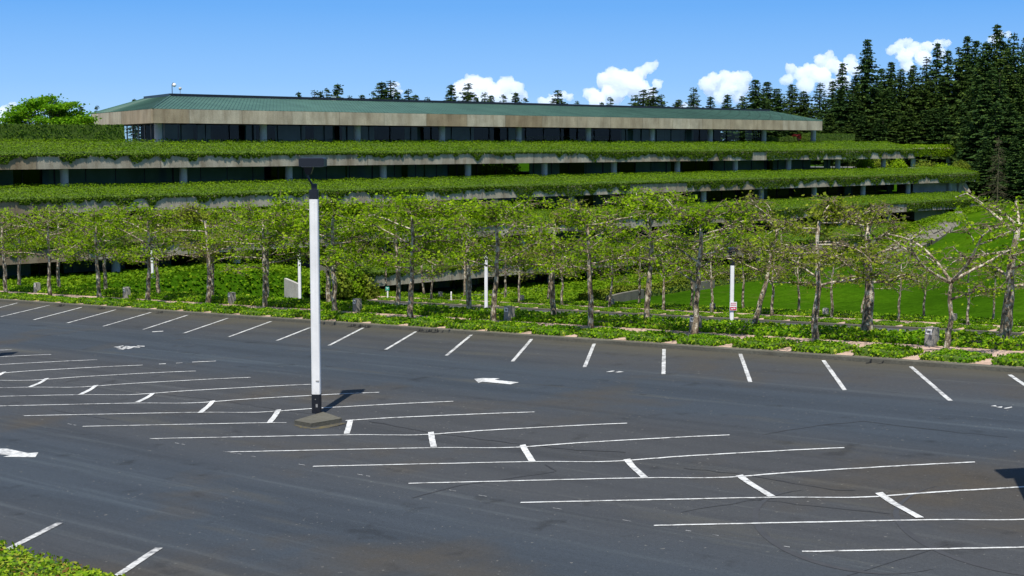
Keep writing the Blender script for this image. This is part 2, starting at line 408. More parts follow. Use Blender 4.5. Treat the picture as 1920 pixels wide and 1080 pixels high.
# ------------------------------------------------------------------ building frame
BAY = 15.07; F0 = 179.2; X0 = (297-960)/FPX*cp*F0
def B(u, y, z=0): return Vector((X0+UD.x*u+ND.x*y, F0+UD.y*u+ND.y*y, EYE+z))
def u_at(px, y):
    k = (px-960)/FPX*cp
    # (X0+UDx u+NDx y) = k (F0+UDy u+NDy y)
    return (k*(F0+ND.y*y)-X0-ND.x*y)/(UD.x-k*UD.y)
def bu(X, F):
    dx, dy = X-X0, F-F0
    return dx*UD.x+dy*UD.y, dx*ND.x+dy*ND.y
YC = [0, 5.35, 10.7, 16.05, 21.4]                 # column line of each storey, top storey first
FL = [.17, -4.7, -9.3, -13.9, -18.5]              # floor (back edge of planter)
SO = [-2.7, -7.25, -11.85, -16.45]                # soffit below that floor
UE = [u_at(1715, 7.4), u_at(1838, 12.8), u_at(1846, 18.1), u_at(1765, 23.4)]
UL = [-75, -75, -75, u_at(640, 23.4)]
UL[3] = u_at(655, 23.4)

# ------------------------------------------------------------------ terrain
cpts = []
def C(px, z, d): p = PZ(px, z, d); cpts.append((p.x, p.y, z+EYE))
for px, z, d in [(-300,-13.6,140),(0,-13.9,146),(150,-13.9,153),(300,-13.9,160),(420,-13.7,166),(560,-13.9,173),
                 (-100,-11.9,118),(100,-12.7,126),(250,-13.4,133),(380,-13.9,136),(340,-13.3,146),(430,-12.9,148),(500,-12.8,151),(525,-12.9,154),
                 (470,-14.4,137),(560,-14.3,142),(545,-14.5,149),(545,-14.3,145),(600,-15.2,146),(640,-15.9,150),(560,-14.6,160),(640,-15.4,168),
                 (700,-18.2,176),(800,-18.5,180),(900,-18.5,186),(1050,-18.5,195),(1140,-18.2,201),(1280,-18.0,212),(1400,-18.3,222),(1500,-18.3,230),(1600,-17.9,241),
                 (1000,-17.2,160),(1130,-15.7,150),(1300,-15.8,164),(1420,-15.8,174),(1500,-15.9,184),(1560,-16.0,198),(1620,-18.3,215),(1660,-18.4,212),(1725,-17.5,220),(1790,-15.8,230),(1866,-11.8,266),
                 (1450,-15.9,140),(1600,-15.2,120),(1600,-15.0,150),(1600,-15.5,180),(1700,-14.5,150),(1700,-16.3,200),(1757,-14.0,252),(1690,-16.2,240),
                 (1840,-11.9,285),(1900,-13.9,112),(1900,-13.3,140),(1900,-12.5,180),(1900,-11.7,230),(1900,-11.3,280),(2050,-12.4,130),(2100,-11,200),(2100,-10,280),
                 (1920,-10.5,320),(1850,-9,330),(2200,-9,330),(1000,-5.5,290),(500,-5.5,235),(1500,-5.5,340),(1900,-6,400),(0,-5,215),(-300,-5,200),(1000,-6,420),(300,-6,420),(1700,-6,480)]:
    C(px, z, d)
for w in (60, 90, 120):
    for v in (24, 40, VK2+6):
        X, F = XY(w+(VK2-v)*0, v); cpts.append((X, F, plane2(X, F)))
cpts = np.array(cpts)
def tps_fit(p):
    n = len(p); d = np.linalg.norm(p[:, None, :2]-p[None, :, :2], axis=2)
    K = np.where(d > 0, d*d*np.log(d+1e-9), 0)+np.eye(n)*60
    Pm = np.c_[np.ones(n), p[:, :2]]
    A = np.block([[K, Pm], [Pm.T, np.zeros((3, 3))]])
    return np.linalg.solve(A, np.r_[p[:, 2], 0, 0, 0])
_w = tps_fit(cpts)
def terr(X, F):
    X = np.asarray(X, float); F = np.asarray(F, float); sh = X.shape; x = X.ravel(); y = F.ravel()
    z = _w[-3]+_w[-2]*x+_w[-1]*y
    for i in range(len(cpts)):
        r2 = (x-cpts[i, 0])**2+(y-cpts[i, 1])**2
        z = z+_w[i]*.5*r2*np.log(r2+1e-9)
    z = np.clip(z, EYE-20, EYE-4)
    u = (x-X0)*UD.x+(y-F0)*UD.y; yb = (x-X0)*ND.x+(y-F0)*ND.y
    v = (x-KA.x)*kn.x+(y-KA.y)*kn.y; w = (x-KA.x)*kd.x+(y-KA.y)*kd.y
    p1 = EYE-(7.523+.01455*y-.0399*x)+.19; p2 = EYE-(13.95+.01455*y-.0399*x)
    # lower car park
    inz = sm(v, 12, 20)*(1-sm(v, VK2+6.8, VK2+12))*sm(w, WEND-2, WEND+3)
    z = z*(1-inz)+(p2-.45)*inz
    # upper car park
    a = sm(v, 6.8, 12)
    z = (p1-.5)*(1-a)+z*a
    # under the building
    foot = ((yb < np.where(u < u_at(640, 16)-2, 14.5, 19.8)) & (yb > -31) & (u > -76) & (u < u_at(1780, 16)))
    z = np.where(foot, np.minimum(z, EYE-19.2), z)
    return z.reshape(sh)
def terr1(X, F): return float(terr(np.array([X]), np.array([F]))[0])
gx = np.r_[np.array([-3000, -1200, -500, -250]), np.arange(-140, 261, 1.6), np.array([320, 500, 1200, 3000])]
gy = np.r_[np.array([-400, -100, 0]), np.arange(20, 420, 1.6), np.array([450, 520, 700, 1200, 3000])]
GX, GY = np.meshgrid(gx, gy, indexing='ij')
GZ = terr(np.clip(GX, -300, 420), np.clip(GY, -20, 500))
GZ = np.where((GX < -240) | (GX > 300) | (GY > 445), EYE-7, GZ)
ny = len(gy)
vs = np.stack([GX.ravel(), GY.ravel(), GZ.ravel()], 1)
ii, jj = np.meshgrid(np.arange(len(gx)-1), np.arange(ny-1), indexing='ij')
a = (ii*ny+jj).ravel(); fs = np.stack([a, a+ny, a+ny+1, a+1], 1)
g = bpy.data.objects.new('terrain', mesh_from('terrain', vs.tolist(), fs.tolist(), M['ground'], True)); COL.objects.link(g)
tag(g, kind='structure')

# ------------------------------------------------------------------ upper car park
def strip_mesh(ws, vs_, hfn, name, mtl, dz=0):
    mb = MB()
    for w in ws:
        for v in vs_:
            X, F = XY(w, v); mb.v.append((X, F, hfn(X, F)+dz))
    n = len(vs_)
    for i in range(len(ws)-1):
        for j in range(n-1): mb.f.append((i*n+j, (i+1)*n+j, (i+1)*n+j+1, i*n+j+1))
    return obj(name, mb, mtl)
LW0, LW1 = -60, 190
vs1 = [-110, -60] + list(np.arange(SPV-3, SPV+7, .25)) + list(np.arange(SPV+7.5, .01, 1.)) + [0.05]
vs1 = sorted(set(round(float(x), 3) for x in vs1))
lot = strip_mesh(np.arange(LW0, LW1+1, 10), vs1, H1, 'parking_lot', M['lot']); lot.data.shade_smooth(); tag(lot, kind='structure')
lot2 = strip_mesh(np.arange(WEND-1, LW1+40, 10), [14, 24, 34, VK2+.05], H2, 'lower_parking_lot', M['lot2']); tag(lot2, kind='structure')
def kerb(name, w0, w1, v0, hfn):
    mb = MB(); prof = [(v0, -.1), (v0+.01, .14), (v0+.03, .158), (v0+.30, .158), (v0+.31, -.1)]
    step = 6; ws = np.arange(w0, w1+.1, step)
    for w in ws:
        for v, z in prof:
            X, F = XY(w, v); mb.v.append((X, F, hfn(X, F)+z))
    n = len(prof)
    for i in range(len(ws)-1):
        for j in range(n-1): mb.f.append((i*n+j, i*n+j+1, (i+1)*n+j+1, (i+1)*n+j))
    return tag(obj(name, mb, M['kerb']), kind='structure')
kerb1 = kerb('kerb', LW0, LW1, 0, H1)
kerb2 = kerb('kerb', WEND-1, LW1+30, VK2, H2)
pth = strip_mesh(np.arange(LW0, LW1+1, 10), [.165, 4.1], H1, 'path', M['path'], .145); tag(pth, kind='structure')
pth2 = strip_mesh(np.arange(WEND-1, LW1+31, 10), [VK2+.165, VK2+4.1], H2, 'path', M['path'], .145); tag(pth2, kind='structure')
soil1 = strip_mesh(np.arange(LW0, LW1+1, 10), [4.1, 7.4], H1, 'planting_soil', M['soil'], .1); tag(soil1, kind='structure')
soil2 = strip_mesh(np.arange(WEND-1, LW1+31, 10), [VK2+4.1, VK2+7.4], H2, 'planting_soil', M['soil'], .1); tag(soil2, kind='structure')

def stripe(name, a, b_, width, hfn, mtl, parent, dz=.012, jit=0.0):
    a = Vector(a).to_2d(); b_ = Vector(b_).to_2d(); Ln = (b_-a).length; t = (b_-a)/Ln; n = Vector((-t.y, t.x))*width/2
    k = max(2, int(Ln/.3)); mb = MB()
    for i in range(k+1):
        c = a+t*Ln*i/k; j = (rnd.random()-.5)*jit
        for s_ in (-1, 1):
            q = c+n*(s_*(1+(rnd.random()-.5)*.12))+n.normalized()*j; mb.v.append((q.x, q.y, hfn(q.x, q.y)+dz))
    for i in range(k): mb.f.append((2*i, 2*i+1, 2*i+3, 2*i+2))
    return obj(name, mb, mtl, parent)
def flat(name, polys, hfn, mtl, parent, dz=.012):
    mb = MB()
    for poly in polys:
        pts = [hit(x, y, hfn) for x, y in poly]
        mb.add([(p.x, p.y, p.z+dz) for p in pts], [tuple(range(len(pts)))])
    return obj(name, mb, mtl, parent)
kl = [((38,567),(-40,587)),((95,572),(2,594)),((155,576),(63,600)),((217,581),(126,606)),((283,586),(194,612)),((352,591),(269,618)),((427,597),(345,625)),((508,603),(429,632)),
      ((594,609.5),(519,639)),((681,615),(617,648)),((780,622),(723,656)),((884,628),(837,667)),((997,636),(961,678)),((1114,645),(1096,689)),((1245,655),(1244,702)),
      ((1388,664),(1407,717)),((1544,676),(1584,732)),((1708,688),(1782,752)),((1893,703),(1998,775))]
for a, b_ in kl:
    stripe('stall_line', hit(*a, H1), hit(*b_, H1), .135, H1, M['paintworn'], lot)
for a, b_ in [((112,981),(10,1033)),((298,1028),(205,1090))]:
    stripe('stall_line', hit(*a, H1), hit(*b_, H1), .17, H1, M['paintworn'], lot)
Lp = {0:(45,780),1:(155,800),2:(283,823),3:(426,848),4:(587,875),5:(766,907),6:(976,943),7:(1226,986),8:(1504,1035)}
Rp = {-7:(96,665),-6:(182,675),-5:(267,685),-4:(367,696),-3:(470,708),-2:(586,721),-1:(711,736),0:(850,753),1:(1002,773),2:(1176,794),3:(1368,816),4:(1583,840),5:(1828,867)}
Lw = {i: hit(*p, H1) for i, p in Lp.items()}; Rw = {i: hit(*p, H1) for i, p in Rp.items()}
dL = (Lw[7]-Lw[1])/6; dR = (Rw[4]-Rw[-3])/7
for i in range(-8, 0): Lw[i] = Lw[1]+dL*(i-1)
for i in (9, 10): Lw[i] = Lw[8]+dL*(i-8)
Rw[-8] = Rw[-7]-dR
for i in range(6, 11): Rw[i] = Rw[4]+dR*(i-4)
for i in range(-8, 11):
    a, b_ = Lw[i], Rw[i]
    if i == 1:
        stripe('stall_line', a, hit(537, 793, H1), .085, H1, M['paint'], lot); stripe('stall_line', hit(648, 789, H1), b_, .085, H1, M['paint'], lot)
    else: stripe('stall_line', a, b_, .085, H1, M['paint'], lot, jit=.02)
for a, b_ in [((1648,925),(1725,972)),((1386,892),(1447,932)),((1175,862),(1208,896)),((980,835),(998,866)),((808,811),(813,839)),((657,788),(650,814)),
              ((522,769),(505,794)),((399,752),(375,775)),((287,738),(257,755)),((180,723),(150,741)),((88,710),(55,727)),((8,698),(-25,713))]:
    stripe('stall_head_line', hit(*a, H1), hit(*b_, H1), .17, H1, M['paint'], lot, .018)
flat('direction_arrow', [[(889,711),(905,709.5),(937,710),(927,712.5),(973,717.5),(957,721),(905,716),(897,718.5)]], H1, M['paint'], lot)
flat('direction_arrow', [[(-70,846),(-30,842),(14,842),(52,850),(72,849),(66,858),(6,857),(20,854),(-30,850)]], H1, M['paint'], lot)
flat('painted_symbol', [[(213,651),(219,650.2),(228,652),(224,653)],[(218,654.5),(228,653.4),(233,652),(236,654),(231,656)],[(221,650),(231,648.2),(232,649),(224,651)],[(234,649.4),(243,649.4),(243,650.6),(234,650.4)],
                        [(236,653),(241,650.5),(250,649.6),(263,650.8),(262,652.2),(251,651.4),(246,653.6),(240,655)],[(256,648.2),(271,649),(271,650.6),(259,649.6)],[(229,651),(234,650.6),(238,652.6),(233,653)]], H1, M['paintworn'], lot)
flat('painted_symbol', [[(1136,698),(1148,695.4),(1153,696),(1147,697.6)],[(1153,698.6),(1160,696.6),(1170,697.6),(1158,699)]], H1, M['paintworn'], lot)
flat('painted_symbol', [[(1857,762),(1866,760.5),(1870,763)],[(1868,764),(1880,762.4),(1878,765.2)],[(1882,766),(1897,763),(1898,764.6),(1886,767.2)]], H1, M['paintworn'], lot)
flat('painted_symbol', [[(285,622),(306,620.8),(306,621.8),(286,623)],[(360,679),(405,677),(405,677.7),(361,679.8)],[(298,682.6),(311,681.8),(311,682.8),(298,683.4)],[(330,681),(342,680.3),(342,681),(330,681.8)]], H1, M['paintworn'], lot)
# faint dashed ghost line
mb = MB()
for (a, b_) in (((117,793),(353,835)),((353,835),(720,898)),((720,898),(1213,983)),((1213,983),(1640,1052))):
    A, B_ = hit(*a, H1), hit(*b_, H1); Ln = (B_-A).length; k = int(Ln/.32); n_ = Vector((-(B_-A).y, (B_-A).x, 0)).normalized()*.010
    for i in range(k):
        if rnd.random() < .68: continue
        c, e = A.lerp(B_, i/k), A.lerp(B_, (i+rnd.uniform(.4, .8))/k)
        mb.add([(q.x+n_.x*q_, q.y+n_.y*q_, H1(q.x, q.y)+.007) for q, q_ in ((c, -1), (e, -1), (e, 1), (c, 1))], [(0, 1, 2, 3)])
obj('ghost_line', mb, M['paintworn'], lot)
# hairline cracks in the asphalt
def crack(pts, w):
    pts = [hit(x, y, H1) for x, y in pts]; mb = MB(); fine = []
    for a, b_ in zip(pts, pts[1:]):
        k = max(2, int((b_-a).length/.35))
        for i in range(k): fine.append(a.lerp(b_, i/k)+Vector((rnd.uniform(-.05,.05), rnd.uniform(-.05,.05), 0)))
    for i, p in enumerate(fine):
        q = fine[min(i+1, len(fine)-1)]-fine[max(0, i-1)]; n = Vector((-q.y, q.x, 0)).normalized()*w*rnd.uniform(.3, 1)
        for s_ in (-1, 1): mb.v.append((p.x+n.x*s_, p.y+n.y*s_, H1(p.x, p.y)+.006))
    for i in range(len(fine)-1): mb.f.append((2*i, 2*i+1, 2*i+3, 2*i+2))
    obj('asphalt_crack', mb, M['crack'], lot)
for pts, w in [(((690,790),(800,810),(980,834),(1100,845),(1200,850)),.035),(((770,935),(860,910),(940,900),(1020,888),(1045,884),(1010,866)),.035),(((1280,878),(1375,888),(1420,895),(1560,918),(1640,925)),.025),
               (((1430,815),(1540,797),(1620,790),(1700,800),(1800,812),(1920,822)),.03),(((1590,1080),(1660,1060),(1730,1035),(1800,1015)),.02),(((310,740),(420,752),(520,768),(600,778)),.02),(((100,770),(230,790)),.015),
               (((1280,960),(1400,940),(1500,930)),.02),(((1400,935),(1560,953),(1700,968)),.018)]:
    crack(pts, w)
for nm, polys in (('dirt_patch', [[(548,796),(560,798),(585,803),(612,798),(641,793),(650,794),(618,802),(588,806),(562,802)]]),):
    flat(nm, polys, H1, M['dirt'], lot, .007)
# tyre marks
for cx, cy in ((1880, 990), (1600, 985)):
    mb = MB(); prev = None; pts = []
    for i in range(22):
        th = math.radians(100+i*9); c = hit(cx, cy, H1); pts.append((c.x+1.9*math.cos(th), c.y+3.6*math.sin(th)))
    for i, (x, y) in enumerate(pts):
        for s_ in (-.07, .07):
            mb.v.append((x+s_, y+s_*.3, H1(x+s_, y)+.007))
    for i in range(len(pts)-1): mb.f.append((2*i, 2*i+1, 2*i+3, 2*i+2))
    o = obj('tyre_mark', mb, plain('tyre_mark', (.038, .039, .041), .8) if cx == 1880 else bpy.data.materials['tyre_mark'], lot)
# near-black strokes on the kerb face and the asphalt at its foot
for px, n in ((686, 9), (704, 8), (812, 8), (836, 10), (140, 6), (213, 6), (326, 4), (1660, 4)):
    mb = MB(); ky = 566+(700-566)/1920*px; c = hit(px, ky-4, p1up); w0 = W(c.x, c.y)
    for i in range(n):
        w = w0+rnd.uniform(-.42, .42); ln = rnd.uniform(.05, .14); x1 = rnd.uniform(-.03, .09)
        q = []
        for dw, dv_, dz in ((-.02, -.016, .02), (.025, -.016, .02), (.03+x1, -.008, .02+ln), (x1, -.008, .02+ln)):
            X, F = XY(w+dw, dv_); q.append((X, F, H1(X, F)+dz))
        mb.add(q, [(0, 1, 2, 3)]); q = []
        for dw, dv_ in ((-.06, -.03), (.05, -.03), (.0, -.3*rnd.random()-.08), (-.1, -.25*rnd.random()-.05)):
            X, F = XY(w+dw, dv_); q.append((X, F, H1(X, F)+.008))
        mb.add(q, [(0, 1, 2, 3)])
    obj('dark_kerb_mark', mb, M['kerbmark'], kerb1)

# ------------------------------------------------------------------ planting beds, ivy strips
def bed_mesh(seed, lw, lv, h=.29):
    r = np.random.default_rng(seed)
    n = int(lw*lv*210)
    x = r.uniform(-lw/2, lw/2, n); y = r.uniform(0, lv, n)
    e = np.minimum.reduce([(x+lw/2), (lw/2-x), y, lv-y])
    z = h*np.clip(e/.30, 0, 1)**.5*(.75+.25*vnoise(x*2.3+y*1.7, seed))+r.uniform(-.03, .06, n)
    k = int((lw+lv)*2*55); t = r.uniform(0, 1, k); side = r.integers(0, 4, k)
    sxx = np.where(side == 0, -lw/2, np.where(side == 1, lw/2, -lw/2+t*lw)); syy = np.where(side == 2, 0, np.where(side == 3, lv, t*lv))
    c = np.r_[np.c_[x, y, z], np.c_[sxx+r.normal(0, .05, k), syy+r.normal(0, .05, k), r.uniform(0.03, h*.8, k)]]
    nr = r.normal(0, .55, (len(c), 3)); nr[:n, 2] += 1.1; nr[n:, 0] += np.where(side == 0, -1, np.where(side == 1, 1, 0)); nr[n:, 1] += np.where(side == 2, -1, np.where(side == 3, 1, 0)); nr[n:, 2] += .5
    return quads(c, nr, r.uniform(.075, .15, len(c)), .8)
def slab_core(lw, lv, h):
    mb = MB(); i = .06
    mb.prism([(-lw/2, 0, -.03), (lw/2, 0, -.03), (lw/2, lv, -.03), (-lw/2, lv, -.03)], [(-lw/2+i, i, h*.72), (lw/2-i, i, h*.72), (lw/2-i, lv-i, h*.72), (-lw/2+i, lv-i, h*.72)])
    return mb
BL, BV, BS = 1.82, 1.6, 2.6
lm = [leafmesh('leaves', bed_mesh(20+i, BL, BV), M['bedleaf']) for i in range(5)]
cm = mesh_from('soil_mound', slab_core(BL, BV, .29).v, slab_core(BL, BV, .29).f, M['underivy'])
def make_bed(X, F, z, i, label, group):
    t = thing('planting_bed', (X, F, z), label, 'planting bed', group, KROT)
    for nm, me in (('soil_mound', cm), ('leaves', lm[i % 5])):
        o = bpy.data.objects.new(nm, me); COL.objects.link(o); o.parent = t
        if nm == 'leaves' and rnd.random() < .5: o.scale = (-1, 1, 1)
    t.scale = (1+rnd.uniform(-.03, .05), 1+rnd.uniform(-.04, .05), rnd.uniform(.75, 1.2))
    return t
bw0 = W(*hit(1778, 684, p1up).to_2d())           # centre of a bed near the right edge
beds = []
for i in range(-42, 5):
    w = bw0+i*BS; X, F = XY(w, .42); px, py = proj((X, F, H1(X, F)))
    if -60 < px < 1990: beds.append((px, X, F))
beds.sort()
for j, (px, X, F) in enumerate(beds):
    make_bed(X, F, H1(X, F)+.147, j, 'low square ivy bed behind the near kerb, %s bed from the left' % ordw(j+1), 'ivy beds along the near kerb')
bw2 = W(*hit(1655, 614, plane2).to_2d()); beds2 = []
for i in range(-60, 12):
    w = bw2+i*BS; X, F = XY(w, VK2+.4); px, py = proj((X, F, H2(X, F)))
    if 690 < px < 1960 and w > WEND+1: beds2.append((px, X, F))
beds2.sort()
for j, (px, X, F) in enumerate(beds2):
    make_bed(X, F, H2(X, F)+.147, j+2, 'small yellow-green ivy bed on the far kerb, %s from the left' % ordw(j+1), 'ivy beds along the far kerb')

def ivy_strip(name, label, w0, w1, v0, v1, hfn, h, dens, size, mtl, dz=.1):
    n = int((w1-w0)*(v1-v0)*dens)
    w = rng.uniform(w0, w1, n); v = rng.uniform(v0, v1, n)
    e = np.minimum(v-v0+.35*vnoise(w*.8, 3), v1-v)
    lump = .7+.35*vnoise(w*.9+v*.6, 5)+.2*vnoise(w*2.1-v*1.3, 8)
    z = h*np.clip(e/.4, 0.05, 1)**.5*lump+rng.uniform(-.05, .08, n)
    k = int((w1-w0)*70)
    w = np.r_[w, rng.uniform(w0, w1, k)]; v = np.r_[v, v0+rng.normal(0, .06, k)-.1*vnoise(w[n:]*.8, 3)]; z = np.r_[z, rng.uniform(.02, h*.85, k)]
    X = KA.x+kd.x*w+kn.x*v; F = KA.y+kd.y*w+kn.y*v
    base = np.array([hfn(x, f) for x, f in zip(X, F)])
    nr = rng.normal(0, .55, (len(w), 3)); nr[:n, 2] += 1.0; nr[n:, 0] -= kn.x; nr[n:, 1] -= kn.y; nr[n:, 2] += .4
    q = quads(np.c_[X, F, base+dz+z], nr, rng.uniform(size*.6, size*1.35, len(w)), .8)
    return tag(leafobj(name, q, mtl), label, None, None, 'stuff')
ivy_strip('ivy_ground_cover', 'broad band of glossy ivy behind the pink path of the near car park', -30, 125, 4.08, 6.7, H1, .25, 120, .15, M['bedleaf'])
ivy_strip('ivy_ground_cover', 'ivy band behind the pink path of the lower car park', WEND-2, 175, VK2+4.08, VK2+6.7, H2, .28, 60, .19, M['bedleaf'])

# near clipped hedge, bottom left corner
def near_hedge():
    h0 = 1.0
    pA = hit(0, 1013, lambda X, F: H1(X, F)+h0); pB = hit(226, 1078, lambda X, F: H1(X, F)+h0)
    t = (pB-pA).to_2d().normalized(); n = Vector((t.y, -t.x))
    if n.y > 0: n = -n
    root = thing('clipped_hedge', (pA.x, pA.y, H1(pA.x, pA.y)), 'yellow-green clipped hedge in the bottom left corner of the photo', 'hedge')
    a = pA.to_2d()-t*8; Ln = 14.5; dep = 5
    mb = MB(); A = [a, a+t*Ln, a+t*Ln+n*dep, a+n*dep]
    mb.prism([(q.x, q.y, H1(q.x, q.y)-.05) for q in A], [(q.x+n.x*.06*(1 if i < 2 else 0), q.y+n.y*.06*(1 if i < 2 else 0), H1(q.x, q.y)+h0-.09) for i, q in enumerate(A)])
    obj('branch_mass', mb, M['underivy'], root)
    N_ = 26000; s_ = rng.uniform(0, Ln, N_); d_ = rng.uniform(0, dep, N_)
    X = a.x+t.x*s_+n.x*d_; F = a.y+t.y*s_+n.y*d_
    z = np.array([H1(x, f) for x, f in zip(X, F)])+h0-.06+rng.uniform(-.06, .07, N_)+.07*vnoise(s_*2.2+d_*1.4, 4)-.12*np.exp(-d_/.12)
    nr = rng.normal(0, .5, (N_, 3)); nr[:, 2] += 1
    k = 5200; s2 = rng.uniform(0, Ln, k); zz = rng.uniform(.05, h0, k)
    X2 = a.x+t.x*s2-n.x*rng.normal(.02, .04, k); F2 = a.y+t.y*s2-n.y*rng.normal(.02, .04, k); z2 = np.array([H1(x, f) for x, f in zip(X2, F2)])+zz
    nr2 = rng.normal(0, .5, (k, 3)); nr2[:, 0] -= n.x; nr2[:, 1] -= n.y; nr2[:, 2] += .3
    leafobj('leaves', quads(np.r_[np.c_[X, F, z], np.c_[X2, F2, z2]], np.r_[nr, nr2], rng.uniform(.06, .12, N_+k), .7), M['nearleaf'], root)
near_hedge()

# ------------------------------------------------------------------ building
bld = thing('office_building', B(60, 10, -18.5), 'long terraced concrete office building with ivy covered storeys and green copper roof', 'building')
def ext(poly, u0, u1, mtl, name, parent=bld, sh0=0, sh1=0):
    """poly of (y,z) extruded along u"""
    mb = MB(); mb.prism([B(u0+sh0*i, y, z) for i, (y, z) in enumerate(poly)], [B(u1, y, z) for y, z in poly]); return obj(name, mb, mtl, parent)
PF = [YC[k]+7.4 for k in range(4)]       # planter front lines
for k in range(4):
    yf, zs, ze, zb = PF[k], SO[k], SO[k]+1.45, FL[k]
    yb = YC[k]+1.1
    back = -32 if k == 0 else -26
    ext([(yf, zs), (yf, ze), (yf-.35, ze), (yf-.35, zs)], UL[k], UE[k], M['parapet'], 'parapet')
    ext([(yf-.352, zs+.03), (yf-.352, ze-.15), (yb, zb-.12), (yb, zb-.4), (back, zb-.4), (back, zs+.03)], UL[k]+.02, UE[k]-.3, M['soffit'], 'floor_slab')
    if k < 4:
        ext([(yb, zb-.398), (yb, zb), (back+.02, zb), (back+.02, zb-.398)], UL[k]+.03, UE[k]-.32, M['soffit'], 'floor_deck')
    # end return wall of the planter
    ext([(yf-.36, zs+.02), (yf-.36, ze-.02), (yb, zb+.02), (back+3, zb+.02), (back+3, zs+.02)], UE[k]-.29, UE[k]+.06, M['parapet'], 'parapet_end')
ext([(YC[4]+4, FL[4]-.3), (YC[4]+4, FL[4]), (-20, FL[4]), (-20, FL[4]-.3)], u_at(640, 16), u_at(1640, 21), M['soffit'], 'floor_deck')
# columns
def column_mesh(h):
    mb = MB(); mb.tube([(0, 0, 0), (0, 0, h)], [.46, .46], 20); return mesh_from('column', mb.v, mb.f, M['column'], False)
ceil = [2.45]+SO
endpx = [1540, 1712, 1800, 1700, 1600]
for k in range(5):
    h = ceil[k]-FL[k]-.004; me = column_mesh(h)
    for i in range(-5, 20):
        u = i*BAY; 
        if k == 0 and i < 0: continue
        p = B(u, YC[k], FL[k]); px, py = proj(p)
        if px < -40 or px > endpx[k]: continue
        if k == 4 and px < 690: continue
        if k == 3 and px > 1690: continue
        o = bpy.data.objects.new('column', me); COL.objects.link(o); o.parent = bld; o.location = p-ORIG[bld.name]
# glazing: one window per bay and storey, with its frame as a sub-part; interior partitions behind
def panel(mb, u0, u1, y, z0, z1, t=.1): mb.add([B(u0, y, z0), B(u1, y, z0), B(u1, y, z1), B(u0, y, z1), B(u0, y-t, z0), B(u1, y-t, z0), B(u1, y-t, z1), B(u0, y-t, z1)], [(0,1,2,3), (5,4,7,6), (4,0,3,7), (1,5,6,2), (3,2,6,7), (4,5,1,0)])
see = {0: [(975, 1135)], 1: [(868, 1000)], 2: [(845, 1010)]}
for k in range(5):
    y = YC[k]-2.3; z0 = FL[k]+.01; z1 = ceil[k]-.01
    u_lo = 1.0 if k == 0 else (-72 if k < 4 else u_at(655, y)); u_hi = {0: u_at(1425, y), 1: u_at(1590, y), 2: u_at(1780, y), 3: u_at(1690, y), 4: u_at(1640, y)}[k]
    u = u_lo
    while u < u_hi-1:
        v_ = min(u_hi, (math.floor(u/BAY+1e-6)+1)*BAY)
        px, _ = proj(B((u+v_)/2, y, z0))
        if -120 < px < 1930:
            mb = MB(); mb.add([B(u+.05, y, z0), B(v_-.05, y, z0), B(v_-.05, y, z1), B(u+.05, y, z1)], [(0,1,2,3)]); w = obj('window', mb, M['glass'], bld)
            fm = MB(); n = 4
            dense = (k == 1 and 690 < px < 735) or (k == 1 and 1330 < px < 1400) or (k == 0 and px < 320)
            if dense: n = 8
            for q in range(n+1):
                uu = u+.05+(v_-u-.1)*q/n; r_ = .07 if dense else .03
                fm.box(B(uu, y+.06, (z0+z1)/2), (UD.x*r_, UD.y*r_, 0), (ND.x*.05, ND.y*.05, 0), (0, 0, (z1-z0)/2-.01))
            fm.box(B((u+v_)/2, y+.05, z0+.06), (UD.x*(v_-u)/2, UD.y*(v_-u)/2, 0), (ND.x*.035, ND.y*.035, 0), (0, 0, .05))
            obj('window_frame', fm, M['frame'] if dense else M['interiordark'], w)
        u = v_
    lit = MB(); dark = MB()
    u = u_lo+(2 if k == 0 else -2)
    while u < u_hi+2:
        ln = rnd.uniform(2.5, 8); px, _ = proj(B(u+ln/2, y-4, z0))
        if any(a < px < b_ for a, b_ in see.get(k, [])): u += ln; continue
        if k == 0 and px > 1330: u += ln; continue
        t = rnd.random()
        if t < (.55 if k < 2 else .25): panel(lit, u, u+ln-.05, y-rnd.choice([3.2, 3.5, 4.8]), z0, z1-.05)
        elif t < .7: panel(lit, u, u+ln*.5, y-rnd.choice([5.2, 6.1]), z0, z1-.05)
        u += ln
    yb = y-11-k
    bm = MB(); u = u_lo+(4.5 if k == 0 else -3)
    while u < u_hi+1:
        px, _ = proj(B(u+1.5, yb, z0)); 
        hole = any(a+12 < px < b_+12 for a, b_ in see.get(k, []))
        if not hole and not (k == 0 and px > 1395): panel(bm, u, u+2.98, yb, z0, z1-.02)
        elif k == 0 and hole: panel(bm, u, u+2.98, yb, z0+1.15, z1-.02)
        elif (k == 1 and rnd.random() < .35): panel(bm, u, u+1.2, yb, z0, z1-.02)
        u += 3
    obj('partition_wall', lit, M['interior'], bld); obj('back_wall', bm, M['interiordark'], bld)
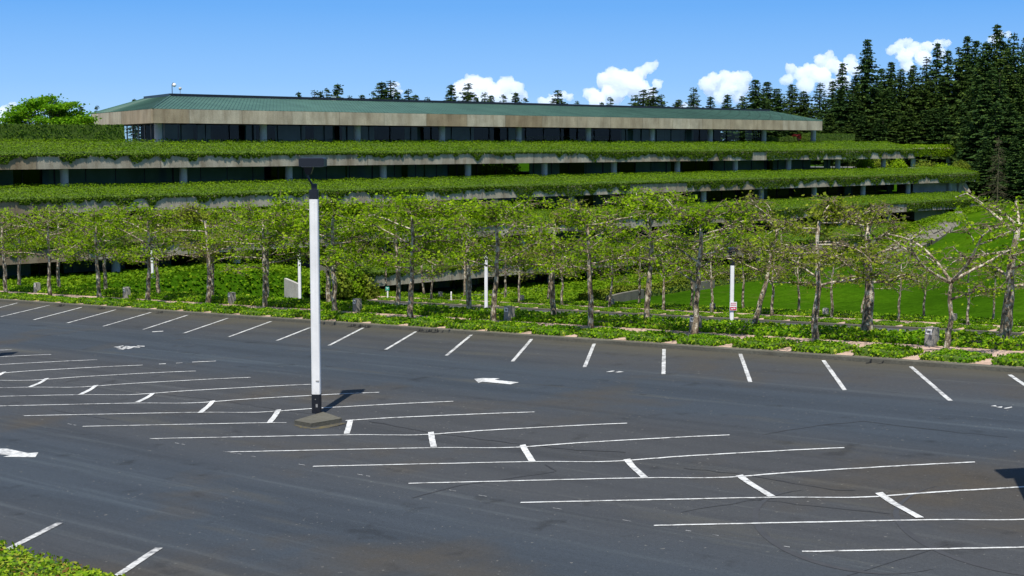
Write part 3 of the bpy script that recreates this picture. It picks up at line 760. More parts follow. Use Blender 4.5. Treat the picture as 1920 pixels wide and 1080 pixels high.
# white wall ends of the lower storeys (right)
for k in (1, 2):
    yf = YC[k+1]
    u0 = UE[k]-4.0
    mb = MB(); mb.prism([B(u0-13, yf-2.2, FL[k+1]), B(u0, yf+.2, FL[k+1]), B(u0+2.5, yf-6, FL[k+1]), B(u0-9, yf-8, FL[k+1])], [B(u0-13, yf-2.2, SO[k]-.01), B(u0, yf+.2, SO[k]-.01), B(u0+2.5, yf-6, SO[k]-.01), B(u0-9, yf-8, SO[k]-.01)])
    obj('end_wall', mb, M['whitewall'], bld)
    mb = MB(); mb.prism([B(u0-.8, yf+.4, FL[k+1]), B(u0+.7, yf+2.2, FL[k+1]), B(u0+1.2, yf+2.0, FL[k+1]), B(u0-.2, yf+.1, FL[k+1])], [B(u0-.8, yf+.4, SO[k]-.01), B(u0+.2, yf+1.2, SO[k]-.01), B(u0+.7, yf+1.0, SO[k]-.01), B(u0-.2, yf+.1, SO[k]-.01)])
    obj('end_buttress', mb, M['parapet'], bld)
# stepped stone wing wall running down the slope to the right of the lower storeys
UPP = [(1834, -11.4, 278), (1800, -11.7, 264), (1757, -13.1, 250), (1690, -15.2, 238), (1640, -17.0, 230)]
LOW = [(1866, -11.7, 267), (1828, -13.7, 248), (1790, -15.6, 231), (1725, -17.3, 221), (1660, -18.2, 213)]
mb = MB(); U_ = [PZ(*q) for q in UPP]; L_ = [U_[i].lerp(PZ(*q), .55) for i, q in enumerate(LOW)]; dz = Vector((0, 0, -1.5)); dl = Vector((0, 0, .12))
for i in range(1, 4):
    for h in range(7):
        for c_ in range(3):
            f0, f1, g0, g1 = h/7, (h+1)/7-.01, c_/3, (c_+1)/3-.015
            def q(f, g): return U_[i].lerp(U_[i+1], f).lerp(L_[i].lerp(L_[i+1], f), g)
            st = Vector((0, 0, rnd.uniform(-.04, .13))); j_ = rnd.uniform(-.05, .08)
            a, b_, c, e = q(f0, g0), q(f1, g0), q(f1, g1+j_), q(f0, g1+j_)
            mb.prism([a+dz, b_+dz, c+dz, e+dz], [a+dl+st, b_+dl+st, c+dl+st*.7, e+dl+st*.6])
obj('stepped_wing_wall', mb, M['stone'], bld)
# roof
EV0, EV1 = 2.45, 4.1
uEl = u_at(288, 2.4); uEr = u_at(1541, 2.4)
EL = B(uEl, 2.4); ER = B(uEr, 2.4)
dirL = Vector((-.456, .890)); 
EBL = Vector((EL.x+dirL.x*35, EL.y+dirL.y*35, EYE)); EBR = B(uEr+2, -30)
RL = B(u_at(322, -11), -11); RR = B(u_at(1442, -11), -11)
RBL = Vector((RL.x+dirL.x*14, RL.y+dirL.y*14, EYE)); RBR = B(u_at(1442, -11)+2, -22)
foot = [EL, ER, EBR, EBL]; rid = [RL, RR, RBR, RBL]
def zat(p, z): return (p.x, p.y, EYE+z)
mb = MB(); mb.add([zat(p, EV1+.02) for p in foot]+[zat(p, 6.1) for p in rid], [(0,1,5,4), (1,2,6,5), (2,3,7,6), (3,0,4,7), (4,5,6,7)])
rf = obj('roof', mb, M['copper'], bld)
cen = sum((Vector((p.x, p.y, 0)) for p in foot), Vector())/4
# standing seams as thin ribs on the front slope
rb = MB(); nseam = 250
for i in range(nseam+1):
    t = i/nseam; a = EL.lerp(ER, t); b_ = RL.lerp(RR, t)
    rb.tube([zat(a, EV1+.05), zat(b_, 6.13)], [.035, .035], 4)
for i in range(1, 52):
    t = i/52; a = EL.lerp(EBL, t); b_ = RL.lerp(RBL, t); rb.tube([zat(a, EV1+.05), zat(b_, 6.13)], [.05, .05], 4)
for a, b_ in zip(foot, rid): rb.tube([zat(a, EV1+.06), zat(b_, 6.16)], [.1, .1], 5)
obj('roof_seams', rb, M['copper'], rf)
cb = MB()
for a, b_ in ((RL, RR), (RL, RBL), (RR, RBR)):
    d_ = (b_-a); d_.z = 0; dn = d_.normalized(); nn_ = Vector((-dn.y, dn.x, 0))
    cb.box(((a.x+b_.x)/2, (a.y+b_.y)/2, EYE+6.28), d_/2, nn_*.15, (0, 0, .17))
obj('ridge_edging', cb, M['black'], rf)
fb = MB()
def wallseg(mb, a, b_, z0, z1, t, inward):
    mb.prism([zat(a, z0), zat(b_, z0), zat(b_+inward*t, z0), zat(a+inward*t, z0)], [zat(a, z1), zat(b_, z1), zat(b_+inward*t, z1), zat(a+inward*t, z1)])
nI = Vector((-ND.x, -ND.y, 0))
pL = Vector((dirL.y, -dirL.x, 0)) 
wallseg(fb, EL, ER, EV0, EV1, .4, nI)
pin = (cen-Vector(((EL.x+EBL.x)/2, (EL.y+EBL.y)/2, 0))); pLn = Vector((dirL.y, -dirL.x, 0)); pLn = pLn if pLn.dot(pin) > 0 else -pLn
EL2 = EL+Vector((dirL.x, dirL.y, 0))*.45
wallseg(fb, EL2, EBL, EV0, EV1-.003, .4, pLn)
er2 = ER+nI*.41
wallseg(fb, er2, EBR, EV0, EV1-.003, .4, (Vector((-UD.x, -UD.y, 0))))
obj('fascia', fb, M['fascia'], bld)
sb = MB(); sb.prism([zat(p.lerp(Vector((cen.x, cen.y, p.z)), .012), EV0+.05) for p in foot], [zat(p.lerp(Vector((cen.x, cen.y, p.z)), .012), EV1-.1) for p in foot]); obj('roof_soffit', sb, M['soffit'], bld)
# left end glazing of the top storey
mb = MB(); a = EL+Vector((dirL.x, dirL.y, 0))*3+Vector((UD.x, UD.y, 0))*2.3; b_ = a+Vector((dirL.x, dirL.y, 0))*26
mb.add([zat(a, .18), zat(b_, .18), zat(b_, EV0+.04), zat(a, EV0+.04)], [(0,1,2,3)]); w = obj('window', mb, M['glass'], bld)
fm = MB()
for i in range(9):
    q = a.lerp(b_, i/8); fm.box((q.x, q.y, EYE+1.3), (.07, 0, 0), (0, .07, 0), (0, 0, 1.1))
obj('window_frame', fm, M['frame'], w)
q0 = EL+Vector((dirL.x, dirL.y, 0))*7+Vector((UD.x, UD.y, 0))*8; q1 = q0+Vector((dirL.x, dirL.y, 0))*20
mb = MB(); wallseg(mb, q0, q1, .19, EV0-.02, .2, Vector((UD.x, UD.y, 0))); obj('end_partition', mb, M['interiordark'], bld)
# rear wing planter seen beyond the right end of the top terrace
wu0, wu1, wy = u_at(1700, -14), u_at(1840, -14), -14
ext([(wy, -2.75), (wy, -1.0), (wy-9, -.35), (wy-9, -2.75)], wu0, wu1, M['parapet'], 'rear_wing_planter')
for px in (1713, 1779):
    u = u_at(px, wy-1.2); mb = MB(); mb.tube([B(u, wy-1.2, -8.5), B(u, wy-1.2, -2.76)], [.5, .5], 16); obj('column', mb, M['column'], bld)
# ivy on every terrace: sloping bed and curtain hanging over the parapet
def cover(k, u):     # how far the curtain hangs (m) at position u, more towards the right
    t = np.clip((u-0)/170, 0, 1) if k < 2 else np.clip((u-20)/150, 0, 1)
    base = .26+1.45*t
    d = base*(.35+1.1*vnoise(u*.16, 3+k))+1.5*(vnoise(u*.8, 9+k)-.5)*(vnoise(u*.12, 20+k) > .3)+.55*(vnoise(u*2.6, 14+k)-.5)
    d = np.where(vnoise(u*.11, 30+k) < .22*(1-t)+.06, .08, d)
    return np.clip(d, .08, 1.5)
names = ['topmost', 'second', 'third', 'lowest']
places = ['topmost ivy terrace below the copper roofed storey', 'second terrace from the top, half hiding its concrete edge', 'third terrace from the top, behind the plane trees', 'lowest ivy terrace, seen between the plane tree trunks']
for k in range(4):
    yf, ze, zb, yb = PF[k], SO[k]+1.45, FL[k], YC[k]+1.15
    u0 = max(UL[k], u_at(-60, yf)); u1 = UE[k]
    root = thing('terrace_ivy', B(u0, yf, ze), 'green ivy mat on the '+places[k], 'ivy', 'ivy mats on the terraces')
    # base surface
    mb = MB(); nu = int((u1-u0)/1.0); ys = np.linspace(yf+.02, yb-.1, 7)
    for i in range(nu+1):
        u = u0+(u1-u0)*i/nu
        for j, y in enumerate(ys):
            t = (y-yf)/(yb-yf); z = ze+(zb-ze)*t
            mb.v.append(tuple(B(u, y, z+.10+.14*(float(vnoise(u*.5+y*.8, k))-.3)+(.03 if 0 < j < 6 else -.06))))
    for i in range(nu):
        for j in range(6): mb.f.append((i*7+j, (i+1)*7+j, (i+1)*7+j+1, i*7+j+1))
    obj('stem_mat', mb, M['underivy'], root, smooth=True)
    dens = 46; n = int((u1-u0)*(yf-yb)*dens)
    px_u = lambda u: u
    # more leaves (smaller) where nearer
    u = rng.uniform(u0, u1+.3, n); t = rng.uniform(.0, 1, n); y = yf+(yb-yf)*t
    z = ze+(zb-ze)*t+.2+.16*vnoise(u*.5+y*.8, k)+rng.uniform(-.08, .12, n)+.12*vnoise(u*1.7-y, 4)
    pts = np.stack([X0+UD.x*u+ND.x*y, F0+UD.y*u+ND.y*y, EYE+z], 1)
    nr = rng.normal(0, .34, (n, 3)); nr[:, 2] += 1
    q1 = quads(pts, nr, rng.uniform(.12, .25, n), .8)
    m_ = int((u1-u0)*150); u = rng.uniform(u0, u1+.1, m_); dd = cover(k, u)
    s = rng.uniform(0, 1, m_); z = ze+.18-(dd+.18)*s; y = yf+.03+.10*np.sin(np.clip(1-s, 0, 1)*1.5)*rng.uniform(.2, 1, m_)+rng.uniform(0, .08, m_)
    keep = (rng.uniform(0, 1, m_) < np.clip(dd*1.1+.3, .0, 1))
    u, y, z = u[keep], y[keep], z[keep]
    pts = np.stack([X0+UD.x*u+ND.x*y, F0+UD.y*u+ND.y*y, EYE+z], 1)
    nr = rng.normal(0, .5, (len(u), 3)); nr[:, 0] += ND.x; nr[:, 1] += ND.y; nr[:, 2] += .4
    q2 = quads(pts, nr, rng.uniform(.13, .28, len(u)), .8)
    # curtain over the right end
    ne = 700; t = rng.uniform(0, 1, ne); y = yf+(yb-yf)*t; z = ze+(zb-ze)*t+.2-rng.uniform(0, 1, ne)**1.5*(.4 if k == 0 else 1.6); uu = u1+rng.uniform(0.03, .3, ne)
    pts = np.stack([X0+UD.x*uu+ND.x*y, F0+UD.y*uu+ND.y*y, EYE+z], 1)
    nr = rng.normal(0, .5, (ne, 3)); nr[:, 0] += UD.x; nr[:, 1] += UD.y; nr[:, 2] += .4
    q3 = quads(pts, nr, rng.uniform(.2, .42, ne), .8)
    leafobj('leaf_mat', q1, M['ivy'], root)
    leafobj('leaf_curtain', np.r_[q2, q3], M['ivyhang'], root)
n = 5200; u = rng.uniform(wu0, wu1, n); t = rng.uniform(0, 1, n); fr_ = rng.uniform(0, 1, n) < .6
y = np.where(fr_, wy-9*t, wy+.1); z = np.where(fr_, -1+.65*t+.2, -1.0-t*1.65)
pts = np.stack([X0+UD.x*u+ND.x*y, F0+UD.y*u+ND.y*y, EYE+z+rng.uniform(-.1, .12, n)], 1)
nr = rng.normal(0, .5, (n, 3)); nr[:, 2] += np.where(fr_, 1, .3); nr[:, 0] += np.where(fr_, 0, ND.x); nr[:, 1] += np.where(fr_, 0, ND.y)
tag(leafobj('terrace_ivy', quads(pts, nr, rng.uniform(.3, .5, n), .8), M['ivy']), 'short ivy mat on the rear wing right of the topmost terrace', 'ivy', 'ivy mats on the terraces')

# rooftop gear
def roofgear():
    p = PZ(323, 6.3, 197)
    t = thing('roof_lamp', p, 'thin bent mast with a white lamp head on the left end of the roof', 'lamp')
    mb = MB(); mb.tube([p, p+Vector((0, 0, 1.5)), p+Vector((.12, 0, 1.72)), p+Vector((.3, 0, 1.68))], [.05, .05, .045, .045], 8); mb.box(p+Vector((0, 0, .16)), (.4, 0, 0), (0, .2, 0), (0, 0, .16)); obj('mast', mb, M['black'], t)
    mb = MB(); mb.ball(p+Vector((.3, 0, 1.42)), .26, 10, 6); obj('lamp_head', mb, M['white'], t, smooth=True)
    p = PZ(338, 6.3, 198)
    t = thing('roof_antenna', p, 'short mast with a round ball on top beside the bent roof lamp', 'antenna')
    mb = MB(); mb.tube([p, p+Vector((0, 0, .85))], [.035, .035], 6); obj('mast', mb, M['frame'], t)
    mb = MB(); mb.ball(p+Vector((0, 0, 1.0)), .21, 10, 6); obj('ball', mb, M['whitewall'], t, smooth=True)
    p = PZ(626, 6.3, 225)
    t = thing('satellite_dish', p, 'small white satellite dish behind the roof ridge', 'satellite dish')
    mb = MB(); c = p+Vector((0, 0, .45)); n_ = 14; vs_ = [c]
    for r_, dy in ((.2, -.03), (.38, -.1), (.5, -.2)):
        for k in range(n_): vs_.append(c+Vector((r_*.8*math.cos(2*math.pi*k/n_), dy, r_*math.sin(2*math.pi*k/n_))))
    f_ = [(0, 1+k, 1+(k+1) % n_) for k in range(n_)]
    for i in range(2):
        for k in range(n_): f_.append((1+i*n_+k, 1+(i+1)*n_+k, 1+(i+1)*n_+(k+1) % n_, 1+i*n_+(k+1) % n_))
    mb.add(vs_, f_); obj('dish', mb, M['white'], t, smooth=True)
    mb = MB(); mb.tube([p-Vector((0, 0, .3)), c+Vector((0, .08, 0))], [.05, .05], 6); mb.tube([c, c+Vector((0, -.4, 0))], [.02, .02], 5); obj('stand', mb, M['frame'], t)
roofgear()

# ------------------------------------------------------------------ clipped hedges on the top terrace
def boxhedge(u0, u1, y0, y1, z0, h, label):
    t = thing('clipped_hedge', B((u0+u1)/2, (y0+y1)/2, z0), label, 'hedge')
    mb = MB(); q = [(u0, y0), (u1, y0), (u1, y1), (u0, y1)]
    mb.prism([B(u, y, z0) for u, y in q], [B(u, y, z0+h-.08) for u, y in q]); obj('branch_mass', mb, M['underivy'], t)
    Lu, Ly = abs(u1-u0), abs(y1-y0); n1, n2, n3 = int(Lu*Ly*22), int(Lu*h*30), int(Ly*h*30)
    C_, NR = [], []
    ymx, ymn = max(y0, y1), min(y0, y1)
    def addp(u, y, z, nv, n):
        C_.append(np.stack([X0+UD.x*u+ND.x*y, F0+UD.y*u+ND.y*y, EYE+z], 1)); r = rng.normal(0, .45, (n, 3))+np.array(nv); NR.append(r)
    addp(rng.uniform(u0, u1, n1), rng.uniform(ymn, ymx, n1), z0+h-.05+rng.uniform(-.05, .05, n1), (0, 0, 1), n1)
    addp(rng.uniform(u0, u1, n2), ymx+rng.uniform(-.03, .05, n2), z0+rng.uniform(0, h, n2), (ND.x, ND.y, .2), n2)
    addp(u1+rng.uniform(-.03, .05, n3), rng.uniform(ymn, ymx, n3), z0+rng.uniform(0, h, n3), (UD.x, UD.y, .2), n3)
    addp(u0+rng.uniform(-.05, .03, n3), rng.uniform(ymn, ymx, n3), z0+rng.uniform(0, h, n3), (-UD.x, -UD.y, .2), n3)
    c = np.concatenate(C_); leafobj('leaves', quads(c, np.concatenate(NR), rng.uniform(.18, .34, len(c)), .8), M['hedge'], t)
boxhedge(u_at(-120, 0), u_at(229, 0), .6, -1.4, .17, 2.05, 'long dark clipped hedge on the top terrace left of the roofed storey')
boxhedge(u_at(1524, -2), u_at(1603, -2), -2, -4.5, .17, 1.75, 'short flat-topped clipped hedge right of the copper roof')
boxhedge(u_at(1428, -10), u_at(1494, -10), -10, -12, .17, 1.15, 'low clipped hedge seen between the last two top storey columns')
boxhedge(u_at(950, -30), u_at(1160, -30), -29, -31, .17, 1.3, 'low clipped hedge glimpsed through the open middle of the top storey')
# concrete wall + path by the ivy mound, low retaining walls on the slope
def wall_poly(name, pts, h, th, mtl, label, cat):
    t = [PZ(*p) for p in pts]; mb = MB()
    for a, b_ in zip(t, t[1:]):
        d_ = (b_-a).to_2d().normalized(); n = Vector((-d_.y, d_.x, 0))*th
        mb.prism([(a.x, a.y, a.z-1.2), (b_.x, b_.y, b_.z-1.2), (b_.x+n.x, b_.y+n.y, b_.z-1.2), (a.x+n.x, a.y+n.y, a.z-1.2)], [(a.x, a.y, a.z+h), (b_.x, b_.y, b_.z+h), (b_.x+n.x, b_.y+n.y, b_.z+h), (a.x+n.x, a.y+n.y, a.z+h)])
    return tag(obj(name, mb, mtl), label, cat)
wall_poly('concrete_wall', [(533, -14.7, 151), (558, -15.0, 148)], 1.2, .3, M['whitewall'], 'short pale concrete wall at the right edge of the ivy mound', 'wall')
mb = MB(); pp = [(533, 549, 150), (552, 545, 153), (566, 551, 146), (560, 556, 141), (515, 560, 139)]
pp = [P(*q) for q in pp]; mb.add([(q.x, q.y, terr1(q.x, q.y)+.25) for q in pp], [(0,1,2,3,4)]); tag(obj('path', mb, M['path']), kind='structure')

# ------------------------------------------------------------------ ivy ground cover on slopes, boundary hedge
HB = [(1090, -16.0, 148), (1130, -15.7, 151), (1210, -15.75, 157), (1300, -15.8, 165), (1420, -15.8, 175), (1500, -15.9, 185), (1560, -16.1, 199)]
hb = [PZ(*q) for q in HB]
def hbx(F):
    ys_ = np.array([p.y for p in hb]); xs_ = np.array([p.x for p in hb]); return np.interp(F, ys_, xs_)
def slope_cover(n, size, cond, label, mtl, hfun=None):
    X = rng.uniform(-75, 92, n); F = rng.uniform(95, 285, n)
    u = (X-X0)*UD.x+(F-F0)*UD.y; yb = (X-X0)*ND.x+(F-F0)*ND.y; v = (X-KA.x)*kn.x+(F-KA.y)*kn.y; w = (X-KA.x)*kd.x+(F-KA.y)*kd.y
    k = cond(X, F, u, yb, v, w); X, F = X[k], F[k]
    z = terr(X, F); lump = .25*vnoise(X*.9+F*.5, 2)+.25*vnoise(X*.4-F*.8, 6)
    z = z+.08+lump+rng.uniform(-.06, .12, len(X))
    nr = rng.normal(0, .5, (len(X), 3)); nr[:, 2] += 1
    return tag(leafobj('ivy_ground_cover', quads(np.c_[X, F, z], nr, rng.uniform(size*.6, size*1.3, len(X)), .8), mtl), label, None, None, 'stuff')
slope_cover(420000, .34, lambda X, F, u, yb, v, w: (v > 6.4) & (w < WEND+1) & (yb > 14.7) | ((v > 6.4) & (v < 9.5) & (w < WEND+70)), 'ivy slope and mound between the near ivy band and the building', M['ivy'])
slope_cover(420000, .34, lambda X, F, u, yb, v, w: (v > VK2+6.4) & (w > WEND-2) & (yb > 20.2) & (X < hbx(F)), 'ivy slope below the lowest storeys, left of the lawn', M['ivy'])
slope_cover(300000, .30, lambda X, F, u, yb, v, w: (F > 205) & (yb > 14) & (yb < 44) & (X > hbx(F)) & (X < np.interp(F, [q.y for q in U_[::-1]], [q.x for q in U_[::-1]])), 'ivy patch between the lowest terrace ends and the stone ramp', M['ivy'])
n = 5200; f_ = rng.uniform(1, 4, n); gg = rng.uniform(-.15, 1.0, n); keep = vnoise(f_*5.5+gg*3.1, 4)+.35*(1-np.clip(gg, 0, 1)) > .62; f_, gg = f_[keep], gg[keep]
UU = np.array([[q.x, q.y, q.z] for q in U_]); LL = np.array([[q.x, q.y, q.z] for q in L_]); kk = np.arange(5)
pu = np.stack([np.interp(f_, kk, UU[:, c]) for c in range(3)], 1); pl = np.stack([np.interp(f_, kk, LL[:, c]) for c in range(3)], 1)
c_ = pu+(pl-pu)*gg[:, None]; c_[:, 2] += .28+rng.uniform(-.05, .2, len(c_)); nr = rng.normal(0, .5, (len(c_), 3)); nr[:, 2] += 1; nr[:, 1] -= .3
tag(leafobj('ramp_ivy', quads(c_, nr, rng.uniform(.2, .42, len(c_)), .8), M['ivy']), 'ivy creeping over the sloping stone ramp at the right', 'ivy')
# hedges along a line
def hedge_line(name, pts, label, n, hh0, hv_, wd, sz, mtl):
    root = thing(name, pts[len(pts)//2], label, 'hedge')
    ts = np.array([[p.x, p.y, p.z] for p in pts]); seg = np.r_[0, np.cumsum(np.linalg.norm(np.diff(ts[:, :2], axis=0), axis=1))]
    s = rng.uniform(0, seg[-1], n); hx = np.interp(s, seg, ts[:, 0]); hy = np.interp(s, seg, ts[:, 1])
    ox = np.clip(rng.normal(0, .45, n), -1, 1); oz = rng.uniform(0, 1, n)
    d = (ts[-1]-ts[0]); nx, ny = -d[1]/np.hypot(d[0], d[1]), d[0]/np.hypot(d[0], d[1])
    X = hx+nx*ox*wd; F = hy+ny*ox*wd
    hh = (hh0+hv_*vnoise(s*.5, 3))*np.sqrt(np.clip(1-ox**2, 0, 1))
    z = terr(hx, hy)+.05+hh*oz**.4
    nr = rng.normal(0, .6, (n, 3)); nr[:, 2] += .7; nr[:, 0] += nx*ox; nr[:, 1] += ny*ox
    leafobj('leaves', quads(np.c_[X, F, z], nr, rng.uniform(sz*.7, sz*1.35, n), .8), mtl, root)
    mb = MB(); m = 26
    for k in range(m):
        q = np.interp(seg[-1]*k/(m-1), seg, ts[:, 0]), np.interp(seg[-1]*k/(m-1), seg, ts[:, 1]); zz = terr1(*q)
        for a, h in ((-.75, 0), (-.6, hh0*.6), (0, hh0*.85), (.6, hh0*.6), (.75, 0)): mb.v.append((q[0]+nx*a*wd, q[1]+ny*a*wd, zz+h-.03))
    for k in range(m-1):
        for e in range(4): mb.f.append((k*5+e, k*5+e+1, k*5+e+6, k*5+e+5))
    obj('branch_mass', mb, M['underivy'], root)
hedge_line('boundary_hedge', hb, 'curving yellow-green hedge between the ivy slope and the lawn', 15000, 1.2, .5, .9, .26, M['bush'])
hedge_line('low_ivy_border', [PZ(508, -14.6, 146), PZ(535, -14.8, 145.5), PZ(575, -15.1, 145)], 'low ivy border at the foot of the short pale concrete wall', 2600, .75, .2, .5, .2, M['bedleaf'])
hedge_line('ivy_mound', [PZ(330, -13.7, 137), PZ(390, -13.9, 139), PZ(450, -14.0, 141), PZ(500, -14.1, 144), PZ(527, -14.2, 149)], 'rounded dark ivy mound left of the short pale concrete wall', 15000, 1.35, .4, 1.9, .25, M['ivy'])
# low retaining walls, in front of the hedge
wall_poly('low_retaining_wall', [(1142, -15.9, 149), (1168, -15.75, 151), (1208, -15.7, 154.5)], .75, .4, M['stone'], 'low weathered retaining wall at the left end of the lawn hedge', 'wall')
wall_poly('low_retaining_wall', [(1302, -15.8, 161), (1340, -15.75, 164)], .9, .4, M['stone'], 'short bare retaining wall in the gap of the lawn hedge', 'wall')

# ------------------------------------------------------------------ lamp posts
def lamp_parts(root, lens=True):
    def pr(name, mb, mtl, sm_=False):
        o = bpy.data.objects.new(name, mesh_from(name, mb.v, mb.f, mtl, sm_)); COL.objects.link(o); o.parent = root; return o
    a = .135; ch = .03
    def octo(z, s=1.0): return [(x*s, y*s, z) for x, y in ((-a+ch, -a), (a-ch, -a), (a, -a+ch), (a, a-ch), (a-ch, a), (-a+ch, a), (-a, a-ch), (-a, -a+ch))]
    mb = MB(); mb.prism(octo(0, 1.04), octo(.60, 1.04)); pb = pr('pole_base', mb, M['black'])
    mb = MB(); mb.box((.02, -.142, .25), (.03, 0, 0), (0, .004, 0), (0, 0, .05)); mb.box((-.02, -.142, .45), (.012, 0, 0), (0, .004, 0), (0, 0, .012)); o = pr('access_cover', mb, M['frame']); o.parent = pb
    mb = MB(); mb.prism(octo(.603), octo(6.66, .98)); mb.box((.0, -.136, 3.6), (.03, 0, 0), (0, .003, 0), (0, 0, 2.95)); pr('pole', mb, M['white'])
    mb = MB(); mb.box((.05, -.14, 1.02), (.05, 0, 0), (0, .005, 0), (0, 0, .022)); pr('number_plate', mb, M['frame'])
    mb = MB(); mb.prism(octo(6.663, 1.0), octo(6.95, 1.0)); mb.prism([(-.07, -.08, 6.951), (.09, -.08, 6.951), (.09, .08, 6.951), (-.07, .08, 6.951)], [(-.07, -.08, 7.13), (.09, -.08, 7.13), (.09, .08, 7.13), (-.07, .08, 7.13)]); pr('pole_cap', mb, M['black'])
    mb = MB(); mb.tube([(-.05, 0, 7.1), (-.12, 0, 7.22), (-.18, 0, 7.34), (-.18, 0, 7.56)], [.035]*4, 8); pr('bracket_arm', mb, M['black'])
    mb = MB(); mb.prism([(-.24, -.10, 7.42), (-.08, -.10, 7.42), (-.08, .10, 7.42), (-.24, .10, 7.42)], [(-.30, -.15, 7.655), (0, -.15, 7.655), (0, .15, 7.655), (-.30, .15, 7.655)]); pr('ballast_neck', mb, M['black'])
    mb = MB(); z0, z1 = 7.66, 7.93; w = .385; c = -.02
    mb.prism([(c-w, -w, z0), (c+w, -w, z0), (c+w, w, z0), (c-w, w, z0)], [(c-w, -w, z1-.03), (c+w, -w, z1-.03), (c+w, w, z1-.03), (c-w, w, z1-.03)])
    mb.prism([(c-w, -w, z1-.028), (c+w, -w, z1-.028), (c+w, w, z1-.028), (c-w, w, z1-.028)], [(c-w+.06, -w+.06, z1), (c+w-.06, -w+.06, z1), (c+w-.06, w-.06, z1), (c-w+.06, w-.06, z1)])
    h = pr('lamp_head', mb, M['black'])
    mb = MB(); mb.box((c-.0, 0, z0-.008), (w-.07, 0, 0), (0, w-.07, 0), (0, 0, .006)); o = pr('lens', mb, M['lampglass']); o.parent = h
lb = hit(594, 780, H1)
spd = (Lw[4]-Lw[3]).normalized()
lamp0 = thing('lamp_post', (lb.x, lb.y, lb.z+.10), 'tall white square lamp post with black base on the concrete plinth in mid car park', 'lamp post', 'car park lamp posts')
lamp_parts(lamp0)
# concrete plinths
def plinth(base, label):
    t = thing('concrete_plinth', base, label, 'plinth')
    q = [hit(552, 795, H1), hit(583, 801, H1), hit(641, 791, H1), hit(606, 779, H1)]
    off = base-lb; q = [p+off for p in q]; mb = MB()
    mb.prism([(p.x, p.y, H1(p.x, p.y)-.05) for p in q], [(p.x, p.y, H1(p.x, p.y)+.115) for p in q])
    obj('block', mb, M['kerb'], t); return t
plinth(lb, 'low concrete block under the tall white lamp post')
sh0 = hit(671, 739.5, H1)
SUNV = Vector((-.75, -3.65, 7.8))
lampv = []
for (px, py), lab in (((1908, 886), 'white lamp post just outside the right edge, casting the shadow there'), ((14, 663), 'white lamp post just outside the left edge, casting the shadow there')):
    s_ = hit(px, py, H1); bx, by = s_.x-.75, s_.y-3.65
    c = copy_tree(lamp0); c.location = (bx, by, H1(bx, by)+.13); c['label'] = lab
p = PZ(1371, -14.2, 107); 
labs = ['white lamp post with red notice behind the ivy band, right of centre', 'thin white lamp post in front of the dark lowest storey near the centre', 'thin white lamp post just left of the tall near lamp post', 'thin white lamp post with red notice at the far left']
def notice(c, loc, zc, w, h):
    t = thing('notice_sign', loc, None, 'sign')
    mb = MB(); mb.box((loc[0], loc[1], loc[2]+zc), (w/2, 0, 0), (0, .012, 0), (0, 0, h/2)); obj('panel', mb, M['sign'], t)
    mb = MB(); y = loc[1]-.016
    def bar(x0, x1, z0, z1): mb.box((loc[0]+(x0+x1)/2*w, y, loc[2]+zc+(z0+z1)/2*h), ((x1-x0)/2*w, 0, 0), (0, .003, 0), (0, 0, (z1-z0)/2*h))
    bar(-.45, .45, -.46, -.08)
    for x in (-.36, -.2, -.02, .16, .3): bar(x, x+.1, .28, .4)
    for x in (-.38, -.22, -.05, .1, .28): bar(x, x+.11, .08, .2)
    obj('print', mb, M['red'], t)
    mb = MB(); y = loc[1]-.021; bar(-.3, -.05, -.34, -.22); bar(.02, .3, -.3, -.18); obj('lettering', mb, M['sign'], t)
    return t
for i, t_ in enumerate((0, 24.8, 49.7, 74.5)):
    X = p.x-.72*t_; F = p.y+.694*t_
    if i == 3: X, F = (lambda q: (q.x, q.y))(PZ(286, -13.4, 149))
    z = min(plane2(X, F), 1e9) if i < 3 else plane2(X, F)
    zt = EYE+(-8.62, -9.1, -10.3, -10.55)[i]          # top of the white shaft
    c = copy_tree(lamp0); c.location = (X, F, zt-6.66); c['label'] = labs[i]
    if i in (0, 3):
        d = 107 if i == 0 else 149; yy = 573 if i == 0 else 526
        s_ = notice(c, (X+.08, F-.19, zt-6.66), (P(1371, yy, d).z-(zt-6.66)), .5, .62)
        s_['label'] = 'red and white notice strapped to the lamp post right of centre' if i == 0 else 'red and white notice on the far left lamp post'

# ------------------------------------------------------------------ bollard lights, signs, marker posts
def bollard_proto():
    mbs = {}
    mb = MB(); w, d_, h = .225, .16, .72
    mb.prism([(-w, -d_, -.05), (w, -d_, -.05), (w, d_, -.05), (-w, d_, -.05)], [(-w*.92, -d_*.9, h), (w*.92, -d_*.9, h), (w*.92, d_*.9, h), (-w*.92, d_*.9, h)]); mbs['block'] = (mb, M['boll'])
    mb = MB(); mb.box((-.05, -.153, .56), (.135, 0, 0), (0, .006, 0), (0, 0, .095)); mbs['plate'] = (mb, M['sign'])
    mb = MB(); z = .56
    mb.add([(-.13, -.1605, z-.005), (.0, -.1605, z-.005), (.05, -.1605, z+.02), (.05, -.1605, z+.045), (-.13, -.1605, z+.045)], [(0,1,2,3,4)]); mb.add([(-.11, -.1605, z-.05), (.03, -.1605, z-.05), (.05, -.1605, z-.015), (-.11, -.1605, z-.02)], [(0,1,2,3)]); mbs['marking'] = (mb, M['black'])
    return {k: mesh_from(k, mb.v, mb.f, m_) for k, (mb, m_) in mbs.items()}
M['boll'] = concrete('grey_bollard_concrete', (.30, .29, .25), stain=.45)
bp = bollard_proto()
